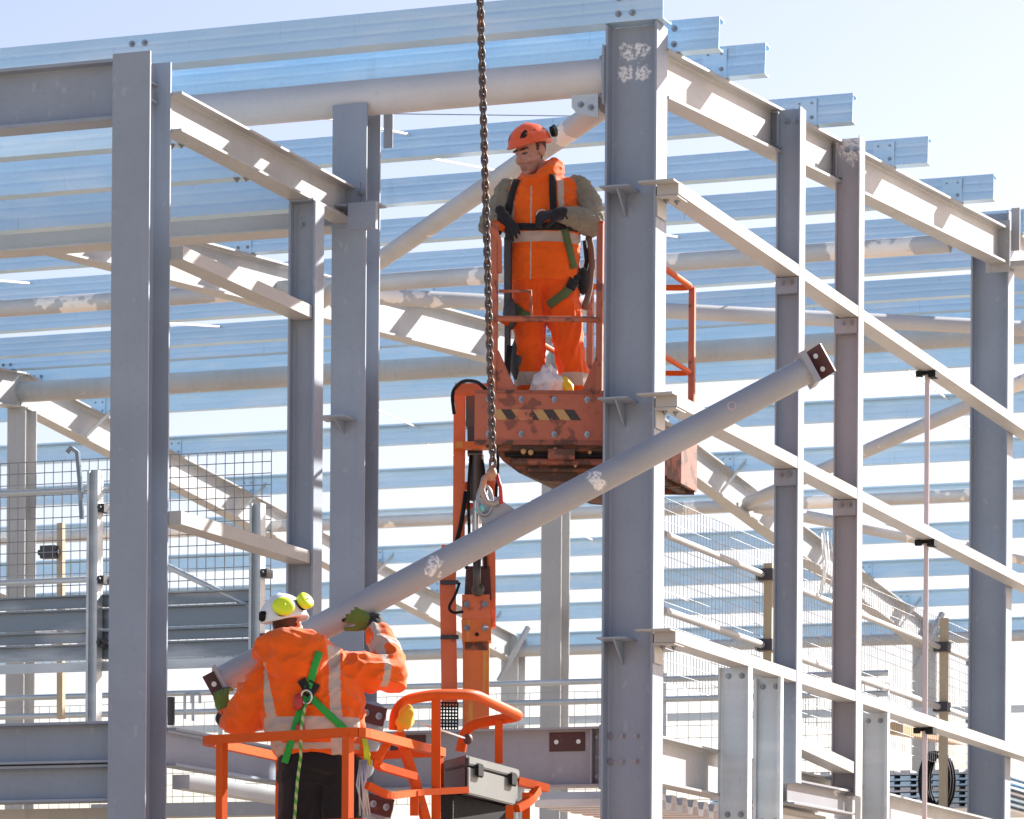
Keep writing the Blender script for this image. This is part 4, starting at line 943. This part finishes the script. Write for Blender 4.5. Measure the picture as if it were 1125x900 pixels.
# hi-vis jacket body with hood
bm = B(); loft(bm, [(.845,-.045,0,.245,.165),(.95,-.045,0,.255,.175),(1.06,-.05,-.01,.262,.178),(1.22,-.05,-.015,.262,.172),(1.38,-.05,-.005,.26,.165),(1.49,-.05,.005,.258,.15),(1.555,-.055,.015,.205,.13),(1.59,-.06,.02,.11,.10)])
limb(bm, [(-.23,.01,1.485,.10),(.13,.01,1.50,.10)]); limb(bm, [(-.19,.0,1.565,.05),(-.15,-.10,1.545,.042),(-.09,-.12,1.55,.045),(-.01,-.07,1.61,.06),(.03,.03,1.66,.075),(-.03,.10,1.66,.07),(-.12,.10,1.62,.06),(-.19,.0,1.565,.05)])
bm = remesh(bm, .009, 3, .011, 8, 11, (1,1,1.5))
z0, z1 = w1(0,270)[1], w1(0,255)[1]
def jm(c, n):
    if 1.10 < c.z < 1.175 : return 1
    if n.y < .3 and c.z > 1.17 and c.z < 1.56:
        if abs(c.x - (-.335+.0 + (1.56-c.z)*-.0)) < .018 and False: return 1
        xl = -.262 - (1.5-c.z)*.06
        xr = .072 + (1.5-c.z)*.02
        if abs(c.x-xl) < .017 or abs(c.x-xr) < .020: return 1
    if abs(c.x+.135) < .006 and c.y < 0 and c.z < 1.5: return 1
    return 0
fmat(bm, jm); bvj = BVHTree.FromBMesh(bm); bmesh.ops.transform(bm, matrix=PM, verts=bm.verts[:]); obj('jacket', bm, ['hivis','reflect'], W1)
# trousers
bm = B(); ico(bm, (-.04,0,.87), (.215,.155,.14), 3)
limb(bm, [(-.145,.0,.84,.13),(-.145,-.03,.62,.122),(-.14,-.045,.42,.108),(-.13,-.01,.085,.098)]); limb(bm, [(.06,.0,.84,.135),(.105,-.03,.60,.125),(.145,-.045,.40,.108),(.185,-.01,.085,.10)])
bm = remesh(bm, .009, 3, .022, 7, 23, (1.6,1,.8)); fmat(bm, lambda c, n: 1 if .115 < c.z < .205 else (2 if c.z < .075 else 0)); bvt = BVHTree.FromBMesh(bm); bmesh.ops.transform(bm, matrix=PM, verts=bm.verts[:]); obj('trousers', bm, ['hivis_dirty','reflect','blackcloth'], W1)
for x in (-.13, .185):
    bm = B(); ico(bm, (x,-.075,-.01), (.052,.14,.05), 3); ico(bm, (x,.0,.04), (.055,.07,.07), 3); bm = remesh(bm, .009, 2); fmat(bm, lambda c, n: 0); bmesh.ops.transform(bm, matrix=PM, verts=bm.verts[:]); obj('boot', bm, 'black', W1)
# gloves
bm = B(); hand(bm, (-.335,-.25,1.275), (.45,-.25,-.75), (.25,-.95,.2), 1, (12,22,18), 5, (.4,.8,-.2), 1.12); limb(bm, [(-.35,-.2,1.27,.05),(-.325,-.255,1.255,.045)])
bm = remesh(bm, .0055, 1); fmat(bm, lambda c, n: 0); bmesh.ops.transform(bm, matrix=PM, verts=bm.verts[:]); obj('glove', bm, 'glove_black', W1)
bm = B(); hand(bm, (.06,-.25,1.285), (-.85,-.28,-.22), (.1,-.6,.75), -1, (18,40,35), 5, (.3,.85,-.3), 1.12); limb(bm, [(.10,-.21,1.28,.052),(.05,-.25,1.28,.045)])
bm = remesh(bm, .0055, 1); fmat(bm, lambda c, n: 0); bmesh.ops.transform(bm, matrix=PM, verts=bm.verts[:]); obj('glove', bm, 'glove_black', W1)
# helmet
HH = H1 @ Matrix.Translation(V((0,.008,.036))) @ Matrix.Rotation(R(-6),4,'X')
he = helmet(W1, PM, HH, (.116,.14,.122), 'helmet_orange')
cup(W1, PM, HH @ V((.085,.125,.05)), HH.to_3x3() @ V((.5,.85,.1)), .045, .026, paint('dark_green_lens', (.02,.05,.035), .25))
# harness
hs = [([(-.235,1.56),(-.27,1.45),(-.30,1.28),(-.29,1.12)], .045, 'strap'), ([(.015,1.58),(.015,1.45),(.025,1.28),(.035,1.2)], .05, 'strap'), ([(-.30,1.215),(-.13,1.20),(.06,1.205),(.19,1.21)], .05, 'strap'), ([(.10,1.19),(.135,1.06),(.17,.93)], .05, 'strap_olive'), ([(-.30,1.15),(-.30,.95),(-.295,.86)], .045, 'strap')]
for pts, w, m_ in hs: strap(W1, PM, bvj, pts, w, m_, 'harness_strap', .012)
for pts, w, m_ in (([(.20,.86),(.10,.74),(-.01,.665)], .06, 'strap_olive'), ([(-.25,.66),(-.19,.60),(-.12,.575)], .055, 'strap_olive'), ([(.215,.95),(.175,.86),(.14,.78)], .07, 'strap')): strap(W1, PM, bvt, pts, w, m_, 'harness_strap', .012)
bm = B(); c = V((-.06,-.19,1.285)); tube(bm, [c + V((.035*math.cos(a), -.02, .03*math.sin(a))) for a in [k*math.pi/8 for k in range(16)]], .006, 8, True); bmesh.ops.transform(bm, matrix=PM, verts=bm.verts[:]); obj('harness_ring', bm, 'chrome', W1, True)
bm = B()
for x, z0_, z1_, y in ((.245,1.15,.86,.02),(.265,1.18,.80,.06),(.28,1.1,.72,.0)):
    tube(bm, [(x,y,z0_),(x+.015,y-.01,(z0_+z1_)/2),(x-.01,y,z1_)], .017 if x > .1 else .014, 8)
bmesh.ops.transform(bm, matrix=PM, verts=bm.verts[:]); obj('lanyard', bm, 'strap', W1, True)
bm = B(); ico(bm, (.235,-.02,.86), (.045,.06,.10), 2); bmesh.ops.transform(bm, matrix=PM, verts=bm.verts[:]); obj('shock_pack', bm, 'strap', W1, True)
bm = B(); tube(bm, round_path([(.27,-.03,1.18),(.30,-.02,1.05),(.285,-.02,.8),(.24,-.04,.66)], .2, 6), .022, 10); bmesh.ops.transform(bm, matrix=PM, verts=bm.verts[:]); obj('tool_pouch', bm, paint('worn_brown_webbing', (.16,.085,.06), .8), W1, True)

# ---- lower worker, back to the camera
S2 = 184.6
foot2 = at(350, 1013.5, 22.75); foot2.z = 2.35
PM = Matrix.Translation(foot2) @ Matrix.Rotation(YAW, 4, 'Z')
def w2(u, v): return ((u-350)/S2, (1013.5-v)/S2)
H2 = Matrix.Translation(V((-.20, .03, 1.775))) @ Matrix.Rotation(R(158), 4, 'Z') @ Matrix.Rotation(R(9), 4, 'Y') @ Matrix.Rotation(R(-4), 4, 'X')
bm = B(); head_prims(bm, H2); limb(bm, [(*(H2 @ V((0,.02,-.08))), .062), (-.13,.02,1.58,.07)])
PMi = PM.inverted()
def tube_near(u, k):   # point on the tube's surface, k = angle from the camera side towards its top
    c = ont(u); a = R(k); return PMi @ (c + (-side*math.cos(a) + up*math.sin(a))*(TR+.026))
pw = tube_near(389, -52); pf = tube_near(370, 34); fdR = (pf-pw).normalized(); wrR = pw - fdR*.045
wrL = PMi @ at(247, 784, DL-.14); fdL = (PMi @ at(240, 752, DL-.13) - wrL).normalized()
s_r, e_r, w_r = (.19,.02,1.50), (.43,.11,1.475), tuple(wrR - fdR*.03)
sl, er, wl = (-.27,.02,1.49), (-.46,.10,1.20), tuple(wrL - fdL*.03)
loft(bm, [(.9,.0,0,.19,.12),(1.1,-.02,0,.18,.11),(1.35,-.05,0,.19,.11),(1.5,-.08,.02,.16,.09),(1.58,-.11,.02,.08,.07)])
limb(bm, [(*sl,.05),(*er,.042),(*wl,.03)]); limb(bm, [(*s_r,.05),(*e_r,.042),(*w_r,.03)])
limb(bm, [(-.1,0,.9,.085),(-.12,.02,.48,.06),(-.12,.0,.06,.045)]); limb(bm, [(.11,0,.9,.085),(.13,.02,.48,.06),(.14,.0,.06,.045)])
bm = remesh(bm, .0065, 2); fmat(bm, head_mat(H2)); bmesh.ops.transform(bm, matrix=PM, verts=bm.verts[:])
W2 = obj('person', bm, ['skin','hair','eye','lip','stubble'], None, True, 'worker seen from behind in the lower basket with white helmet, steadying the grey tube', 'person')
bm = B(); loft(bm, [(.985,.0,0,.27,.185),(1.06,-.01,0,.285,.20),(1.16,-.03,0,.305,.205),(1.28,-.05,0,.315,.20),(1.40,-.06,0,.31,.19),(1.50,-.07,.01,.275,.17),(1.58,-.10,.02,.20,.145),(1.645,-.125,.03,.125,.11)])
limb(bm, [(-.2,.0,1.46,.12),(*sl,.115),(-.38,.04,1.34,.125),(*er,.118),(*(V(er).lerp(V(wl),.85)),.066)])
limb(bm, [(.1,.0,1.47,.12),(*s_r,.112),(.31,.06,1.485,.112),(*e_r,.104),(*(V(e_r).lerp(V(w_r),.4)),.094),(*(V(e_r).lerp(V(w_r),.82)),.074)])
limb(bm, [(-.33,-.02,1.59,.07),(-.30,-.10,1.61,.088),(-.17,-.15,1.63,.108),(-.03,-.13,1.60,.10),(.06,-.03,1.57,.075)]); ico(bm, (-.14,-.15,1.54), (.19,.10,.13), 3)
limb(bm, [(-.30,-.02,1.645,.055),(-.19,-.08,1.665,.062),(-.06,-.04,1.665,.06)])
bm = remesh(bm, .009, 3, .024, 7, 41, (1,1,1.4))
def j2(c, n):
    tq, dist = seg_t(c, s_r, e_r); tf, df = seg_t(c, e_r, w_r)
    if c.x > .24:
        if .40 < tf < .58 and df < .14: return 1
        if .62 < tq < .80 and c.z > 1.40: return 1
        if .25 < tq < .47 and dist < .15 and c.z > 1.30 and False: return 1
        return 0
    if c.x < -.33:
        return 0
    if 1.085 < c.z < 1.205 or 1.01 < c.z < 1.05: return 1
    if n.y < .25:
        xl = -.365 + (1.50-c.z)*.215 + .02; xr = .085 + (1.6-c.z)*.045
        if abs(c.x-xl) < .030 and c.z < 1.52: return 1
        if abs(c.x-xr) < .034 and c.z < 1.63: return 1
    return 0
fmat(bm, j2); bv2 = BVHTree.FromBMesh(bm); bmesh.ops.transform(bm, matrix=PM, verts=bm.verts[:]); obj('jacket', bm, ['hivis','reflect'], W2)
for a_, b_2 in ((e_r, w_r), (er, wl)):
    bm = B(); limb(bm, [(*V(a_).lerp(V(b_2), .70),.070),(*V(a_).lerp(V(b_2), 1.04),.058)])
    bm = remesh(bm, .008, 2, .008, 16, 5); fmat(bm, lambda c, n: 0); bmesh.ops.transform(bm, matrix=PM, verts=bm.verts[:]); obj('cuff', bm, 'strap', W2)
bm = B(); ico(bm, (.0,0,.93), (.25,.18,.15), 3); limb(bm, [(-.10,0,.88,.155),(-.125,.01,.48,.12),(-.125,0,.07,.1)]); limb(bm, [(.12,0,.88,.155),(.14,.01,.48,.12),(.145,0,.07,.1)])
bm = remesh(bm, .010, 3, .016, 7, 9); fmat(bm, lambda c, n: 0); bmesh.ops.transform(bm, matrix=PM, verts=bm.verts[:]); obj('trousers', bm, 'blackcloth', W2)
for x in (-.125, .145):
    bm = B(); ico(bm, (x,.07,.05), (.052,.14,.05), 3); ico(bm, (x,.0,.09), (.055,.07,.08), 3); bm = remesh(bm, .01, 2); fmat(bm, lambda c, n: 0); bmesh.ops.transform(bm, matrix=PM, verts=bm.verts[:]); obj('boot', bm, 'black', W2)
# gloves: right hand over the near face of the tube, left hand under its end
nb = PMi.to_3x3() @ (-side*math.cos(R(10)) + up*math.sin(R(10)))
def gm(fd, kn, w, gl, nbk):
    f = V(fd).normalized(); k = V(nbk).normalized()
    def fn(c, n):
        tt = (c - V(w)).dot(f)
        return 1 if (tt > .135*1.1 or (n.dot(k) < -.2)) else 0
    return fn
bm = B(); fd = fdR; wr = wrR; hand(bm, wr, fd, nb, -1, (20,24,18), 8, (.55,.85,-.15), 1.22)
bm = remesh(bm, .0048, 1); fmat(bm, gm(fd, 0, wr, 0, nb)); bmesh.ops.transform(bm, matrix=PM, verts=bm.verts[:]); obj('glove', bm, ['glove_green','glove_black'], W2)
nb = V((-.35,-.9,-.1))
bm = B(); fd = fdL; wr = wrL; hand(bm, wr, fd, nb, 1, (35,45,30), 3, (.75,.6,-.2), 1.15)
bm = remesh(bm, .0048, 1); fmat(bm, gm(fd, 0, wr, 0, nb)); bmesh.ops.transform(bm, matrix=PM, verts=bm.verts[:]); obj('glove', bm, ['glove_green','glove_black'], W2)
HH = H2 @ Matrix.Translation(V((.012,.015,.015)))
he = helmet(W2, PM, HH, (.140,.165,.165), 'helmet_white', False)
for u, v, yy, r in ((310,672,-.175,.062), (332,664,-.08,.056)):
    x, z = w2(u, v); cup(W2, PM, (x, yy+.03, z), (.30,-.85,.30) if u == 310 else (.62,-.55,.45), r, .036, 'lime', 'ear_defender', (1.12,1,.92) if u == 310 else (1,1,.95))
bm = B(); c = V((*[w2(287,681)[0]], -.06, w2(287,681)[1])); box(bm, c.x-.02, c.x+.025, c.y-.05, c.y+.01, c.z-.03, c.z+.03); bmesh.ops.bevel(bm, geom=bm.edges[:], offset=.008, segments=2, affect='EDGES'); bmesh.ops.transform(bm, matrix=PM, verts=bm.verts[:]); obj('helmet_clip', bm, 'black', W2, True)
for pts, w, m_ in (([w2(351,722), w2(344,745), w2(337,766)], .043, 'strap_green'), ([w2(340,770), w2(356,785), w2(376,803), w2(382,808)], .043, 'strap_green'), ([w2(336,770), w2(329,790), w2(320,820), w2(313,842)], .042, 'strap_green'), ([w2(346,755), w2(337,770)], .07, 'strap'), ([w2(331,752), w2(337,762)], .05, 'strap')):
    strap(W2, PM, bv2, pts, w, m_, 'harness_strap', .014)
x, z = w2(337, 771); h = bv2.ray_cast(V((x,-2,z)), V((0,1,0))); yb = (h[0].y if h[0] else -.2) - .03
bm = B(); tube(bm, [(x+.032*math.cos(a), yb, z+.04*math.sin(a)) for a in [k*math.pi/8 for k in range(16)]], .007, 8, True); bmesh.ops.transform(bm, matrix=PM, verts=bm.verts[:]); obj('harness_ring', bm, 'chrome', W2, True)
for u, v, sz in ((328,777,(.03,.022,.055)), (331,806,(.028,.022,.035))):
    bm = B(); x2, z2 = w2(u, v); ico(bm, (x2, yb-.01, z2), sz, 3)
    for vv in bm.verts: vv.co += V((0,0,0)) + (vv.co-V((x2,yb-.01,z2)))*.3*noise.noise(vv.co*40)
    bmesh.ops.transform(bm, matrix=PM, verts=bm.verts[:]); obj('shock_pack', bm, 'red', W2, True)
bm = B(); pts = [(w2(u,v)[0], y, w2(u,v)[1]) for u, v, y in ((337,778,yb-.01),(333,795,yb-.03),(331,815,yb-.03),(332,835,yb-.02),(328,860,yb-.01),(325,905,yb+.0))]
tube(bm, round_path(pts, .1, 4), .009, 8); bmesh.ops.transform(bm, matrix=PM, verts=bm.verts[:])
rm, nt, b_ = new_mat('braided_rope'); gN = nt.nodes.new('ShaderNodeNewGeometry'); wv_ = nt.nodes.new('ShaderNodeTexWave'); wv_.inputs['Scale'].default_value = 9; wv_.inputs['Distortion'].default_value = 1.5; wv_.bands_direction = 'DIAGONAL'
nt.links.new(gN.outputs['Position'], wv_.inputs['Vector']); nt.links.new(ramp(nt, wv_.outputs['Fac'], .45, .55, (.08,.34,.05,1), (.42,.52,.25,1)).outputs['Color'], b_.inputs['Base Color']); b_.inputs['Roughness'].default_value = .9
obj('lanyard', bm, rm, W2, True)
bm = B()
for k in range(7):
    x, z = w2(398+random.uniform(-2,3), 812); x3, z3 = w2(401+k*.9, 838+random.uniform(-4,6)); tube(bm, [(x,-.1,z),((x+x3)/2+.005,-.13,(z+z3)/2),(x3,-.12,z3)], .010, 6)
bmesh.ops.transform(bm, matrix=PM, verts=bm.verts[:]); obj('hi_vis_tassel', bm, paint('lime_cloth', (.55,.70,.04), .8), W2, True)
bm = B()
for k in range(9):
    x, z = w2(400+random.uniform(-6,6), 838); tube(bm, [(x,-.14,z),(x+random.uniform(-.02,.02),-.15,z-.15),(x+random.uniform(-.02,.03),-.14,z-.33)], .006, 5)
bmesh.ops.transform(bm, matrix=PM, verts=bm.verts[:]); obj('tool_cord', bm, 'galv_dull', W2, True)

# ------------------------------------------------------------------ light, sky, camera
SUN_AZ, SUN_EL = R(62), R(31)          # azimuth from +X towards +Y
w = bpy.data.worlds.new('World'); scn.world = w; w.use_nodes = True
nt = w.node_tree; bg = nt.nodes['Background']; sky = nt.nodes.new('ShaderNodeTexSky'); sky.sky_type = 'NISHITA'; sky.sun_disc = False
sky.sun_elevation = SUN_EL; sky.sun_rotation = math.pi/2 - SUN_AZ; sky.air_density = 1.0; sky.dust_density = 1.2; sky.ozone_density = 1.0
tm = nt.nodes.new('ShaderNodeMix'); tm.data_type = 'RGBA'; tm.blend_type = 'MULTIPLY'; tm.inputs['Factor'].default_value = 1   # white balance of the photograph
nt.links.new(sky.outputs['Color'], [q for q in tm.inputs if q.name == 'A' and q.type == 'RGBA'][0]); [q for q in tm.inputs if q.name == 'B' and q.type == 'RGBA'][0].default_value = (1.12, .965, .965, 1)
tint_out = [o for o in tm.outputs if o.type == 'RGBA'][0]
nt.links.new(tint_out, bg.inputs['Color']); bg.inputs['Strength'].default_value = .066
sun = bpy.data.lights.new('sun', 'SUN'); sun.energy = 5.0; sun.angle = R(.5); sun.color = (1, .97, .92)
so = bpy.data.objects.new('sun', sun); col.objects.link(so)
to = V((math.cos(SUN_AZ)*math.cos(SUN_EL), math.sin(SUN_AZ)*math.cos(SUN_EL), math.sin(SUN_EL)))
so.rotation_euler = to.to_track_quat('Z', 'Y').to_euler(); so.location = (30, 30, 40)
cam = bpy.data.cameras.new('camera'); cam.sensor_width = 36; cam.sensor_fit = 'HORIZONTAL'; cam.lens = 36*F/1125; cam.shift_y = (HOR-450)/1125; cam.clip_start = .1; cam.clip_end = 2000
co = bpy.data.objects.new('camera', cam); col.objects.link(co); co.location = CAM
co.rotation_euler = (Matrix.Rotation(YAW, 3, 'Z') @ Matrix.Rotation(R(90), 3, 'X') @ Matrix.Rotation(RHO, 3, 'Z')).to_euler()
scn.camera = co; cam.dof.use_dof = True; cam.dof.focus_distance = 25.0; cam.dof.aperture_fstop = 9.0
vs = scn.view_settings; vs.view_transform = 'Standard'; vs.look = 'None'; vs.gamma = 1; vs.use_curve_mapping = False; vs.exposure = 1.5
scn.render.resolution_x, scn.render.resolution_y = 1024, 819
